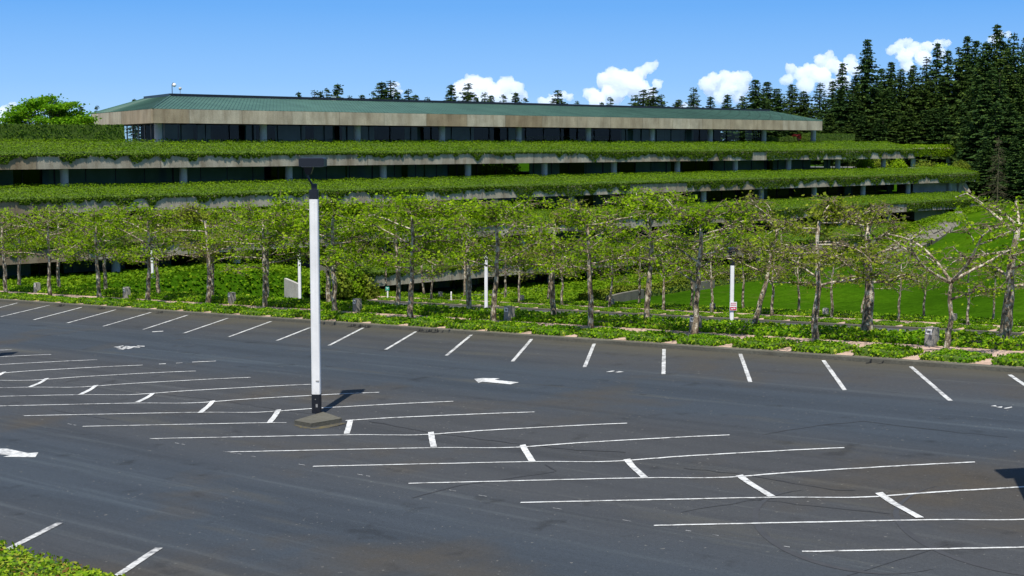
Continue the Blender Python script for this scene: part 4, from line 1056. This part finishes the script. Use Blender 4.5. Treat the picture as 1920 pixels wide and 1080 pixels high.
def bollard(loc, label):
    t = thing('path_marker', loc, label, 'concrete marker', 'concrete markers beside the paths', KROT+rnd.uniform(-.1, .1)-.15)
    a = bpy.data.objects.new('block', bp['block']); b_ = bpy.data.objects.new('plate', bp['plate']); c = bpy.data.objects.new('marking', bp['marking'])
    for o, par in ((a, t), (b_, t), (c, b_)): COL.objects.link(o); o.parent = par
def on_v(px, v, hfn):   # ground point in picture column px on the line v
    lo, hi = -120., 260.
    for _ in range(50):
        m_ = (lo+hi)/2; X, F = XY(m_, v)
        if proj((X, F, hfn(X, F)))[0] < px: lo = m_
        else: hi = m_
    return Vector((X, F, hfn(X, F)))
near_b = [70, 238, 435, 670, 955, 1304, 1747]
for i, px in enumerate(near_b):
    q = on_v(px, 4.05, H1); bollard((q.x, q.y, q.z+.1), 'squat grey concrete marker with white plate in the near ivy band, %s from the left' % ordw(i+1))
for i, px in enumerate([826, 978, 1147, 1336, 1548, 1788]):
    q = on_v(px, VK2+4.3, H2); bollard((q.x, q.y, q.z+.15), 'small concrete marker with white plate beyond the lower car park, %s from the left' % ordw(i+1))
for i, (px, lab) in enumerate(((692, 'green and white parking sign on a white post, the left of two'), (727, 'plain green parking sign on a white post, the right of two'))):
    q = on_v(px, VK2+1.2, H2); t = thing('parking_sign', q, lab, 'sign')
    mb = MB(); mb.box(q+Vector((0, 0, .55)), (.07, 0, 0), (0, .05, 0), (0, 0, .55)); obj('post', mb, M['white'], t)
    mb = MB(); mb.box(q+Vector((-.02, -.07, 1.35)), (.19, 0, 0), (0, .012, 0), (0, 0, .19)); pn = obj('panel', mb, M['green'], t)
    mb = MB(); mb.box(q+Vector((-.02, -.088, 1.46 if i == 0 else 1.44)), (.15, 0, 0), (0, .004, 0), (0, 0, .05 if i == 0 else .025))
    mb.ball(q+Vector((-.02, -.09, 1.33)), .05, 8, 5, 0, (1, .1, 1)); obj('print', mb, M['sign'], pn)
q = on_v(846, VK2+2.3, H2); t = thing('marker_post', q, 'slim white marker post among the beds of the lower car park', 'post')
mb = MB(); mb.tube([q, q+Vector((0, 0, 1.1)), q+Vector((0, 0, 1.18))], [.075, .075, .04], 10); obj('shaft', mb, M['white'], t)
mb = MB(); mb.tube([q+Vector((0, 0, .78)), q+Vector((0, 0, .84))], [.08, .08], 10); obj('band', mb, M['frame'], t)

# ------------------------------------------------------------------ plane trees
def plane_tree(seed, H=6.0, R=3.5, rt=.2, leaves=3000, top=True, fork=False, bare=0., size=.17):
    r = random.Random(seed); g = np.random.default_rng(seed)
    mb = MB(); tips = []; tb = MB()
    # trunk
    pts, rad = [], []; x = y = 0
    hh = H*(.55 if fork else .86)
    n = 11
    for i in range(n):
        t = i/(n-1); x += r.uniform(-.07, .07); y += r.uniform(-.07, .07)
        pts.append(Vector((x, y, hh*t-.1))); rad.append(rt*(1.28 if i == 0 else (1.06-.62*t))*r.uniform(.92, 1.08))
    mb.tube(pts, rad, 10, .14)
    if not fork:
        mb.ball(pts[-1], rad[-1]*1.25, 8, 5, .6)
        topl = [(r.uniform(0, 6.28), r.uniform(.25, .9)) for _ in range(4)]
    else: topl = []
    def at(h):
        i = min(n-2, max(0, int(h/hh*(n-1)))); f = h/hh*(n-1)-i; return pts[i].lerp(pts[i+1], min(1, max(0, f))), rad[i]
    tw = []
    def limb(p0, ang, ln, r0, lift, depth=0):
        q = [p0]; rr = [r0]; k = 7; d = Vector((math.cos(ang), math.sin(ang), lift)); a2 = ang
        for i in range(k):
            d = (d+Vector((r.uniform(-.28, .28), r.uniform(-.28, .28), r.uniform(-.22, .18)-(.08 if i > 3 else -.04)))).normalized()
            q.append(q[-1]+d*ln/k); rr.append(r0*(1-.62*(i+1)/k))
        q[-1].z = min(q[-1].z, H*1.0)
        mb.tube(q, rr, 6, .18)
        if depth == 0: mb.ball(q[-1], rr[-1]*2.0, 6, 4, .5)
        tips.append((q, rr))
        if depth < 1:
            for i in range(r.randint(2, 3)):
                j = r.randint(2, k-1); limb(q[j], ang+r.uniform(-1.2, 1.2), ln*r.uniform(.3, .5), rr[j]*.7, r.uniform(-.1, .5), depth+1)
        for j in range(2, k+1):
            for _ in range(3 if depth == 0 else 2):
                e = q[j]+Vector((r.gauss(0, .28), r.gauss(0, .28), r.uniform(-.25, .3)))*r.uniform(.6, 1.4)
                m1 = q[j].lerp(e, .5)+Vector((r.uniform(-.1, .1), r.uniform(-.1, .1), r.uniform(-.05, .12)))
                tw.append((q[j], m1, e))
    for a_, lf in topl: limb(pts[-1]-Vector((0, 0, .05)), a_, R*r.uniform(.3, .6), rad[-1]*.75, lf)
    if fork:
        for ang in (0.35, 2.75, 4.6, 1.6):
            q0 = pts[-1]; limb(q0-Vector((0, 0, r.uniform(0, .25))), ang+r.uniform(-.2, .2), R*1.0, rt*.55, r.uniform(.5, 1.0))
        p0, _ = at(hh*.72); limb(p0, 3.3, R*.75, rt*.45, .55)
    else:
        nl = r.randint(8, 10)
        for i in range(nl):
            h = H*(.40+.50*(i+.5)/nl)
            p0, rr = at(min(h, hh)); limb(p0, i*2.399+r.uniform(-.35, .35), R*r.uniform(.62, 1.0), rr*r.uniform(.36, .5), r.uniform(.0, .45) if i < nl-3 else r.uniform(-.02, .3))
    for a, m1, e in tw: tb.tube([a, m1, e], [.02, .013, .007], 4, 0, False)
    nf = len(mb.f); mb.add(tb.v, tb.f)
    # leaves cluster round twigs
    c = []; m = len(tw)
    wts = g.gamma(.75, 1, m)
    idx = g.choice(m, leaves, p=wts/wts.sum())
    A = np.array([t[0] for t in tw]); E = np.array([t[2] for t in tw])
    f = g.uniform(.25, 1.25, leaves)[:, None]
    c = A[idx]*(1-f)+E[idx]*f+g.normal(0, 1, (leaves, 3))*np.array([.25, .25, .11])
    nr = g.normal(0, .6, (leaves, 3)); nr[:, 2] += .8
    return mb, quads(c, nr, g.uniform(size*.6, size*1.3, leaves), .85), nf
TP = {}
def proto(key, **kw):
    lf = kw.pop('mtl', M['plane_leaf']); mb, q, nf = plane_tree(**kw)
    Hc = float(np.percentile(q[:, 2], 99)); kw['H'] = max(kw.get('H', 6.0)*.9, Hc)
    tm = mesh_from('trunk', mb.v, mb.f, M['bark'], True); tm.materials.append(M['planetwig'])
    mi = np.zeros(len(mb.f), dtype=np.int32); mi[nf:] = 1; tm.polygons.foreach_set('material_index', mi); tm.update()
    TP[key] = (tm, leafmesh('crown', q, lf), kw.get('H', 6.0))
for i in range(4): proto('dense%d' % i, seed=100+i, R=3.7, rt=.145, leaves=3600+250*i, size=.148)
for i in range(3): proto('mid%d' % i, seed=140+i, R=3.6, rt=.145, leaves=2400, size=.146, mtl=M['plane_leaf'] if i else M['plane_leaf2'])
for i in range(3): proto('sparse%d' % i, seed=170+i, R=3.5, rt=.135, leaves=1300, size=.142, mtl=M['plane_leaf2'] if i == 1 else M['plane_leaf'])
proto('thick', seed=201, R=3.6, rt=.255, leaves=1050, size=.145, mtl=M['plane_leaf2'])
proto('thick2', seed=204, R=3.7, rt=.24, leaves=1100, size=.145)
proto('fork', seed=210, R=3.6, rt=.14, leaves=800, size=.145, fork=True)
for i in range(3): proto('far%d' % i, seed=230+i, R=3.1, rt=.125, leaves=1250, size=.19, mtl=M['plane_leaf2'] if i == 1 else M['plane_leaf'])
for i in range(2): proto('farsparse%d' % i, seed=250+i, R=3.1, rt=.12, leaves=560, size=.18, mtl=M['plane_leaf2'] if i else M['plane_leaf'])
def plant(key, p, topy, label, group, lean=(0, 0), thick=1.0):
    tr, cr, H = TP[key]
    t = thing('plane_tree', p, label, 'tree', group, rnd.uniform(0, 6.28))
    # scale so the top lands on topy in the picture
    d = p[1]*cp-(p[2]-EYE)*sp
    base = proj(p)[1]; h = (base-topy)/FPX*d
    s = h/H
    t.scale = (max(.9, s)*thick if thick != 1 else s*1.02, max(.9, s)*thick if thick != 1 else s*1.02, s)
    for nm, me in (('trunk', tr), ('crown', cr)):
        o = bpy.data.objects.new(nm, me); COL.objects.link(o); o.parent = t
    if lean != (0, 0):
        t.rotation_mode = 'QUATERNION'
        from mathutils import Quaternion
        t.rotation_quaternion = Quaternion((0, 1, 0), lean[0]) @ Quaternion((1, 0, 0), lean[1])
    return t
rowA = [(12,'mid1',392),(94,'sparse0',388),(186,'dense0',388),(278,'dense1',384),(387,'mid0',385),(496,'dense2',382),(628,'dense3',368),(770,'dense1',366),(926,'dense0',374),(1106,'mid1',384),(1303,'mid2',362),(1526,'mid0',372),(1772,'fork',415)]
for i, (px, key, ty) in enumerate(rowA):
    q = on_v(px, 2.25, H1); q.z += .15
    plant(key, q, ty, 'pollarded plane tree at the back of the kerbside beds, %s from the left' % ordw(i+1), 'plane trees along the near kerb')
rowB = [(36,'mid2',398),(114,'dense3',398),(198,'dense2',392),(297,'sparse1',392),(398,'dense0',388),(500,'mid2',385),(614,'dense1',378),(742,'dense3',368),(880,'mid1',376),(1042,'mid0',378),(1214,'dense0',360),(1412,'sparse1',372),(1630,'thick',378),(1884,'thick2',368)]
for i, (px, key, ty) in enumerate(rowB):
    q = on_v(px, 5.6, H1); q.z += .1
    lb_ = 'plane tree rising from the broad ivy band, %s from the left' % ordw(i+1)
    if px == 1412: lb_ = 'leaning plane tree with orange-brown trunk in the ivy band, right of the notice pole'
    if px == 1630: lb_ = 'thick-trunked plane tree with bare crooked limbs and few leaves'
    if px == 1884: lb_ = 'thick-trunked plane tree near the right edge of the photo'
    plant(key, q, ty, lb_, 'plane trees in the ivy band', lean=(.20, 0) if px == 1412 else ((.06, 0) if px == 1884 else (0, 0)), thick=1.0)
rowC = [(809,'far0',455),(970,'far1',458),(1053,'far2',455),(1142,'far0',450),(1240,'far1',452),(1335,'farsparse0',455),(1446,'far2',455),(1559,'farsparse1',460),(1683,'farsparse0',470),(1814,'farsparse1',485),(1945,'farsparse0',490)]
for i, (px, key, ty) in enumerate(rowC):
    q = on_v(px, VK2+2.2, H2); q.z += .15
    plant(key, q, ty, 'slender plane tree in the beds of the lower car park, %s from the left' % ordw(i+1), 'plane trees along the far kerb')
rowD = [(668,'far1',440),(726,'far2',440),(796,'far0',445),(868,'far1',445),(946,'far2',448),(1026,'far0',448),(1105,'far2',450),(1197,'far2',450),(1296,'far1',450),(1393,'farsparse1',455),(1498,'farsparse0',462),(1615,'farsparse1',470),(1731,'farsparse0',482),(1862,'farsparse1',490)]
for i, (px, key, ty) in enumerate(rowD):
    q = on_v(px, VK2+5.6, H2); q.z += .1
    plant(key, q, ty, 'slim plane tree in the ivy band beyond the lower car park, %s from the left' % ordw(i+1), 'plane trees beyond the lower car park', lean=(.12, 0) if px == 1615 else (0, 0))

# ------------------------------------------------------------------ conifers
def fir(seed, H=30, R=5.0, dens=1.35, levels=50, droop=.35, gap=0, size=1.0, crownbase=.05, tipw=.12):
    r = np.random.default_rng(seed); mb = MB()
    lean = r.uniform(-.2, .2)
    mb.tube([(0, 0, -1), (lean*.3, 0, H*.5), (lean, 0, H)], [H*.014, H*.008, .03], 6)
    Cc, Nr, Sz, Ro = [], [], [], []
    br = MB()
    for i in range(levels):
        t = crownbase+(1-crownbase)*(i+r.uniform(-.3, .3))/levels; t = min(.995, max(crownbase, t))
        rad = R*((1-t)**.8+tipw*.25)*r.uniform(.72, 1.18); nb = max(3, int(r.integers(6, 10)*dens*(1 if t < .9 else .6)))
        for j in range(nb):
            if gap and r.uniform() < gap: continue
            tj = min(.992, max(crownbase, t+r.uniform(-.6, .6)/levels)); a = r.uniform(0, 6.283); ln = R*((1-tj)**.85+tipw*.2)*r.uniform(.55, 1.15)*(1+.18*math.sin(a*2+seed)); z0 = tj*H
            dx, dy = math.cos(a), math.sin(a)
            k = max(3, int(ln/.42)); s = np.linspace(.12, 1, k)
            zz = z0-droop*ln*s**1.2+.22*ln*s**3+.1
            w = .85*(1-s*.65)
            for q in range(4):
                off = (r.uniform(-1, 1, k))*w*size*1.0
                Cc.append(np.c_[lean*t+dx*ln*s-dy*off, dy*ln*s+dx*off, zz+r.uniform(-.15, .1, k)-np.abs(off)*.3])
                n = r.normal(0, .7, (k, 3)); n[:, 2] += .6; n[:, 0] += dx*.6; n[:, 1] += dy*.6; Nr.append(n)
                Sz.append(r.uniform(.55, 1.1, k)*size*(.55+.6*(1-t))); Ro.append(np.c_[np.full(k, dx), np.full(k, dy), np.full(k, -.25)]+r.normal(0, .35, (k, 3)))
    c = np.concatenate(Cc)
    return mb, quads(c, np.concatenate(Nr), np.concatenate(Sz), .5, np.concatenate(Ro))
FP = []
for i, kw in enumerate([dict(R=6.6), dict(R=5.6, levels=56), dict(R=6.2, droop=.5), dict(R=6.8, dens=1.1, gap=.12), dict(R=4.4, levels=42, gap=.1, dens=1.0), dict(R=5.4, droop=.25, gap=.25, dens=.9)]):
    mb, q = fir(300+i, **kw)
    FP.append((mesh_from('trunk', mb.v, mb.f, M['firbark']), leafmesh('crown', q, M['fir'] if i % 3 else M['fir2'])))
def plant_fir(k, px, topy, d, zbase, label, group, wide=1.0):
    top = P(px, topy, d); base = Vector((top.x, top.y, EYE+zbase)); h = top.z-base.z
    t = thing('fir_tree', base, label, 'tree', group, rnd.uniform(0, 6.28))
    s = h/30; t.scale = (wide*(.75+.45*s), wide*(.75+.45*s), s)
    for nm, me in zip(('trunk', 'crown'), FP[k % len(FP)]):
        o = bpy.data.objects.new(nm, me); COL.objects.link(o); o.parent = t
fr_top = [(1272,186),(1300,163),(1332,180),(1364,176),(1393,180),(1418,149),(1437,153),(1457,166),(1485,157),(1508,170),(1537,154),(1562,150),(1580,116),(1603,140),(1627,73),(1652,128),(1671,116),(1690,128),(1712,121),(1737,105),(1758,78),(1778,92),(1800,88),(1815,67),(1830,76),(1850,80),(1871,44),(1888,80),(1903,60),(1925,66),(1948,50)]
for i, (px, y) in enumerate(fr_top):
    far = (382 if px < 1845 else 340) if px > 1560 else 395
    plant_fir(i*5+(i//3), px, y, far+rnd.uniform(-12, 12), -6, 'dark fir on the skyline right of the roof, %s treetop from the left' % ordw(i+1), 'firs of the wood on the right', 1.3 if px in (1627, 1758) else (1.5 if px < 1560 else 1.3))
mid = [(1440,205),(1475,210),(1520,205),(1548,185),(1575,175),(1600,180),(1640,160),(1665,170),(1690,185),(1725,160),(1745,150),(1775,145),(1800,140),(1835,125),(1860,130),(1890,120),(1915,118),(1945,120),
       (1618,215),(1655,222),(1700,215),(1735,205),(1768,200),(1800,210),(1835,195),(1868,190),(1900,185),(1935,190)]
mid += [(1556+i*14.5+rnd.uniform(-6, 6), rnd.uniform(165, 235)-.12*(i*14.5)) for i in range(28)]
for i, (px, y) in enumerate(sorted(mid)):
    d = ((376 if y < 190 else 366) if px < 1840 else (326 if y < 190 else 312)) if px > 1540 else 385
    plant_fir(i*7+2, px, y, d+rnd.uniform(-5, 5), -7 if px < 1820 else -11, 'dark fir in the body of the wood below the skyline, %s from the left' % ordw(i+1), 'firs of the wood on the right', 1.5)
low = [(1852,262,300),(1905,255,290),(1945,240,284),(1880,275,296)]
for i, (px, y, d) in enumerate(low):
    plant_fir(i*3+1, px, y, d, -11.5, 'low dark fir at the foot of the wood behind the lawn, %s from the left' % ordw(i+1), 'firs of the wood on the right', 1.1)
far_top = [(152,198,10),(182,197,8),(252,184,8),(440,178,8),(560,171,10),(589,168,12),(601,170,10),(613,164,12),(633,156,14),(655,178,9),(679,176,10),(700,170,11),(716,152,16),(731,150,16),(745,170,10),(766,166,13),(779,176,10),(801,181,10),
           (846,157,14),(876,156,15),(893,180,9),(910,172,11),(921,177,10),(944,176,11),(967,172,12),(985,182,10),(1046,169,15),(1083,188,9),(1128,190,8),(1144,181,11),(1190,178,14),(1206,168,15),(1224,164,16),(1240,176,12)]
for i, (px, y, w) in enumerate(far_top):
    plant_fir(3 if px in (1046, 1190, 1206, 1224, 876) else (5 if i % 2 else 4), px, y, 400+rnd.uniform(-10, 10), -9, 'distant fir peeping over the roof ridge, %s treetop from the left' % ordw(i+1), 'distant firs behind the roof', w/8.5)
# bare larch at the foot of the wood
def larch():
    b_ = PZ(1869, -11.3, 272); H = (P(1869, 254, 272).z-b_.z); t = thing('bare_larch', b_, 'thin leafless brown larch in front of the dark firs', 'tree')
    mb = MB(); mb.tube([b_-Vector((0, 0, .5)), b_+Vector((.1, 0, H*.5)), b_+Vector((0, 0, H))], [.16, .10, .02], 6); obj('trunk', mb, M['larch'], t)
    mb = MB(); r = random.Random(5)
    for i in range(110):
        h = r.uniform(.08, .97); a = r.uniform(0, 6.28); ln = 3.4*(1-h)**.7*r.uniform(.5, 1.1)+.2; p0 = b_+Vector((0, 0, h*H)); e = p0+Vector((math.cos(a)*ln, math.sin(a)*ln, -.25*ln+r.uniform(-.3, .3))); m1 = p0.lerp(e, .5)+Vector((0, 0, .15))
        mb.tube([p0, m1, e], [.035, .022, .01], 4, 0, False)
        for _ in range(5):
            f = r.uniform(.3, 1); q = p0.lerp(e, f); mb.tube([q, q+Vector((r.uniform(-.6, .6), r.uniform(-.6, .6), r.uniform(-.5, .15)))], [.018, .008], 3, 0, False)
    obj('crown', mb, M['larch'], t)
larch()
# round lime-green tree on the top terrace, left
def round_tree(b_, crown_c, rx, rz, n, size, mtl, name, label, clumps=60, seed=3, rt=.22):
    r = np.random.default_rng(seed); rr = random.Random(seed)
    t = thing(name, b_, label, 'tree'); mb = MB(); cc = Vector(crown_c)
    fork = b_.lerp(cc, .55); mb.tube([b_, b_.lerp(fork, .5)+Vector((.1, 0, 0)), fork], [rt, rt*.85, rt*.75], 8, .1)
    C_, W_ = [], []
    for i in range(clumps):
        d = r.normal(size=3); d /= np.linalg.norm(d); d[2] = abs(d[2])*1.0-.28
        q = cc+Vector((d[0]*rx, d[1]*rx*.9, d[2]*rz))*r.uniform(.62, .98); C_.append(q)
        m1 = fork.lerp(q, .5)+Vector((rr.uniform(-.5, .5), rr.uniform(-.5, .5), rr.uniform(0, .5)))
        mb.tube([fork, m1, q], [rt*.32, rt*.2, .03], 5, .1, False)
    obj('trunk', mb, M['firbark'], t)
    cs = np.array([tuple(q) for q in C_]); idx = r.integers(0, clumps, n)
    c = cs[idx]+r.normal(0, 1, (n, 3))*np.array([rx*.11, rx*.11, rz*.05]); nr = r.normal(0, .55, (n, 3)); nr[:, 2] += .9
    leafobj('crown', quads(c, nr, r.uniform(size*.6, size*1.3, n), .8), mtl, t)
bT = PZ(92, .2, 188); round_tree(bT, PZ(92, 2.9, 188), 5.9, 4.2, 12500, .34, M['lime_leaf'], 'round_tree', 'bright lime-green round tree behind the hedge at the upper left', 58, 3)
bR = PZ(1497, .2, 292); round_tree(bR, PZ(1496, 1.2, 292), 1.5, 1.0, 1500, .3, M['red_leaf'], 'red_maple', 'small round red-leaved maple between the last column and the hedge', 30, 4, .08)
# shrubs behind the building, seen through the open storeys and at the right end
def shrub(p, r_, h, mtl, label, seed, group):
    g = np.random.default_rng(seed); n = 1800; d = g.normal(size=(n, 3)); d /= np.linalg.norm(d, axis=1, keepdims=True); d[:, 2] = np.abs(d[:, 2])
    lump = .75+.35*vnoise(np.arctan2(d[:, 1], d[:, 0])*2+d[:, 2]*3, seed)
    c = np.array(p)+d*np.array([r_, r_, h])*lump[:, None]*g.uniform(.55, 1, (n, 1))
    t = thing('shrub', p, label, 'shrub', group); leafobj('leaves', quads(c, d+g.normal(0, .5, (n, 3)), g.uniform(.2, .42, n), .8), mtl, t)
    mb = MB()
    for k in range(5): mb.tube([Vector(p), Vector(p)+Vector((g.uniform(-.5, .5)*r_, g.uniform(-.5, .5)*r_, h*.7))], [.08, .03], 5)
    obj('stems', mb, M['firbark'], t)
for i, (px, d, z, r_, h) in enumerate([(1620, 292, -5.6, 2.6, 3.2), (1652, 296, -5.6, 2.2, 3.4), (1686, 292, -5.7, 2.4, 3.0), (1735, 300, -6, 3, 2.9), (1765, 302, -6, 2.5, 2.4), (1800, 305, -6, 2.8, 3.0)]):
    shrub(PZ(px, z, d), r_, h, M['bush'] if i % 2 else M['plane_leaf'], 'leafy shrub seen under the right end of the topmost terrace, %s from the left' % ordw(i+1), 40+i, 'shrubs under the right end of the terrace')
for i, (px, d, z, h) in enumerate([(985, 258, -1.6, 3.2), (1030, 262, -1.6, 3.0), (1075, 268, -1.6, 3.2), (1120, 272, -1.6, 3.0), (885, 246, -5.6, 4), (915, 249, -5.6, 3.6), (950, 252, -5.6, 4)]):
    shrub(PZ(px, z, d), 3.0, h, M['bush'], 'shrub glimpsed through the open %s storey, %s from the left' % (('top', ordw(i+1)) if i < 4 else ('second', ordw(i-3))), 60+i, 'shrubs glimpsed through the building')

for i, (px, d, z, r_, h) in enumerate([(598, 158, -15.6, 2.2, 2.3), (628, 160, -16.2, 2.4, 3.4), (655, 162, -16.8, 2.4, 4.2), (682, 163, -17.2, 2.0, 3.4)]):
    shrub(PZ(px, z, d), r_, h, M['bush'] if i % 2 else M['ivy'], 'leafy shrub at the left end of the lowest terrace, %s from the left' % ordw(i+1), 80+i, 'shrubs at the end of the lowest terrace')
# ------------------------------------------------------------------ clouds
def cloud(blobs, d, label, seed):
    r = random.Random(seed); mb = MB(); k = d/FPX
    c0 = P(sum(b_[0] for b_ in blobs)/len(blobs), sum(b_[1] for b_ in blobs)/len(blobs), d)
    for px, py, rad in blobs:
        c = P(px, py, d); R = rad*k; mb.ball(c+Vector((0, r.uniform(-.6, .6)*R, 0)), R, 20, 14)
        for i in range(16):
            a = r.uniform(0, 6.28); e = r.uniform(-.25, 1.0); q = c+Vector((math.cos(a)*math.cos(e), math.sin(a)*math.cos(e)*.9, math.sin(e)))*R*r.uniform(.75, .95)
            mb.ball(q, R*r.uniform(.22, .42), 12, 8)
    o = obj('cloud', mb, M['cloud'], None, smooth=True)
    me = o.data
    o.location = c0; 
    co = np.empty(len(me.vertices)*3, dtype=np.float32); me.vertices.foreach_get('co', co); co = co.reshape(-1, 3)-np.array(c0, dtype=np.float32); me.vertices.foreach_set('co', co.ravel()); me.update()
    rm = o.modifiers.new('remesh', 'REMESH'); rm.mode = 'VOXEL'; rm.voxel_size = 1.7*k; rm.use_smooth_shade = True
    for nm, sc_, st in (('puffs', 14*k, 12*k), ('fine', 5*k, 6*k)):
        tx = bpy.data.textures.new(nm, 'CLOUDS'); tx.noise_scale = sc_; tx.noise_depth = 4
        dm = o.modifiers.new(nm, 'DISPLACE'); dm.texture = tx; dm.strength = st; dm.mid_level = .55; dm.texture_coords = 'LOCAL'
    return tag(o, label, 'cloud', 'cumulus clouds')
cloud([(872,172,24),(890,162,22),(908,164,20),(925,178,20),(950,162,18),(968,168,16),(945,184,22),(978,180,12),(895,190,22)], 5200, 'white puffy cloud above the middle of the roof, left of the largest cloud', 1)
cloud([(1110,178,15),(1120,190,18),(1135,150,18),(1150,138,14),(1162,150,20),(1180,150,18),(1192,165,22),(1202,138,14),(1216,128,11),(1228,122,9),(1150,175,24),(1232,158,11),(1215,180,18)], 5600, 'largest towering white cloud above the roof right of centre', 2)
cloud([(1322,158,14),(1340,148,13),(1360,143,12),(1380,146,14),(1398,146,12),(1335,168,16),(1365,166,18),(1392,164,16),(1350,185,14),(1385,182,14)], 5900, 'white cloud over the right part of the roof ridge', 3)
cloud([(1482,128,11),(1475,150,12),(1500,140,14),(1520,132,14),(1540,115,13),(1555,104,10),(1560,122,14),(1538,142,18),(1575,130,14),(1595,112,12),(1600,130,14),(1510,160,18),(1550,165,18),(1580,155,16)], 5400, 'white cloud rising beside the tallest fir', 4)
cloud([(1672,94,11),(1688,84,10),(1702,78,9),(1715,92,14),(1738,88,12),(1758,84,11),(1778,82,8),(1695,106,15),(1730,112,16),(1765,102,12),(1700,125,14)], 6000, 'white cloud between the two tallest groups of firs', 5)
cloud([(1862,72,9),(1875,66,8),(1888,66,7),(1870,82,8)], 5600, 'small white cloud behind the highest treetop at the right', 6)
cloud([(1018,190,10),(1035,186,10),(1052,180,10),(1068,182,8),(1040,197,12)], 6300, 'low small cloud just above the ridge between two larger clouds', 7)
cloud([(735,162,8),(745,160,7),(748,172,8),(738,176,8)], 6300, 'small cloud behind the pair of firs over the left part of the ridge', 8)
cloud([(-8,210,12),(8,206,10),(22,200,9),(5,222,14),(35,215,10),(60,207,10),(80,206,8)], 5800, 'white cloud behind the lime-green tree at the left edge', 9)
cloud([(1285,200,8),(1272,204,9),(1300,205,8)], 6500, 'scrap of cloud low beside the small firs right of the largest cloud', 10)

# ------------------------------------------------------------------ camera, light, world
cam = bpy.data.cameras.new('camera'); co = bpy.data.objects.new('camera', cam); COL.objects.link(co)
co.location = (0, 0, EYE); co.rotation_euler = (math.pi/2-PITCH, 0, 0)
cam.sensor_width = 36; cam.lens = FPX/1920*36; cam.clip_start = .5; cam.clip_end = 20000
S.camera = co
SUNV.normalize()
el = math.asin(SUNV.z); az = math.atan2(SUNV.x, SUNV.y)
print('sun elev', math.degrees(el), 'az', math.degrees(az))
sl = bpy.data.lights.new('sun', 'SUN'); sl.energy = 4.8; sl.angle = math.radians(.53); sl.color = (1, .955, .88)
so = bpy.data.objects.new('sun', sl); COL.objects.link(so); so.rotation_euler = SUNV.to_track_quat('Z', 'Y').to_euler(); so.location = (0, 0, 80)
w = bpy.data.worlds.new('World'); S.world = w; w.use_nodes = True; nt = w.node_tree
bg = nt.nodes['Background']; sky = nt.nodes.new('ShaderNodeTexSky'); sky.sky_type = 'NISHITA'; sky.sun_disc = False
sky.sun_elevation = el; sky.sun_rotation = az; sky.altitude = 0; sky.air_density = 1; sky.dust_density = .1; sky.ozone_density = 3
bg.inputs[1].default_value = .10
L(nt, sky.outputs[0], bg.inputs[0])
# the deep clear blue of the low sky
tc = nt.nodes.new('ShaderNodeTexCoord'); sxyz = nt.nodes.new('ShaderNodeSeparateXYZ'); L(nt, tc.outputs['Generated'], sxyz.inputs[0])
mr = nt.nodes.new('ShaderNodeMapRange'); mr.inputs[1].default_value = -.02; mr.inputs[2].default_value = .18; L(nt, sxyz.outputs[2], mr.inputs[0])
rp = ramp(nt, [(0, (.40, .56, .78)), (.12, (.36, .57, .82)), (.30, (.235, .46, .80)), (.55, (.125, .345, .74)), (1, (.09, .26, .62))], mr.outputs[0])
bg2 = nt.nodes.new('ShaderNodeBackground'); L(nt, rp.outputs[0], bg2.inputs[0]); bg2.inputs[1].default_value = 1.0
fm_ = nt.nodes.new('ShaderNodeMapRange'); fm_.interpolation_type = 'SMOOTHSTEP'; fm_.inputs[1].default_value = .12; fm_.inputs[2].default_value = .45; L(nt, sxyz.outputs[2], fm_.inputs[0])
ms = nt.nodes.new('ShaderNodeMixShader'); L(nt, fm_.outputs[0], ms.inputs[0]); L(nt, bg2.outputs[0], ms.inputs[1]); L(nt, bg.outputs[0], ms.inputs[2])
L(nt, ms.outputs[0], nt.nodes['World Output'].inputs[0])
S.view_settings.view_transform = 'Standard'; S.view_settings.look = 'None'; S.view_settings.exposure = .35; S.view_settings.gamma = 1
S.view_settings.use_curve_mapping = False
S.cycles.max_bounces = 14; S.cycles.diffuse_bounces = 4; S.cycles.glossy_bounces = 3; S.cycles.transmission_bounces = 4; S.cycles.volume_bounces = 14; S.cycles.transparent_max_bounces = 12
for i, p in list(Lp.items()): pass
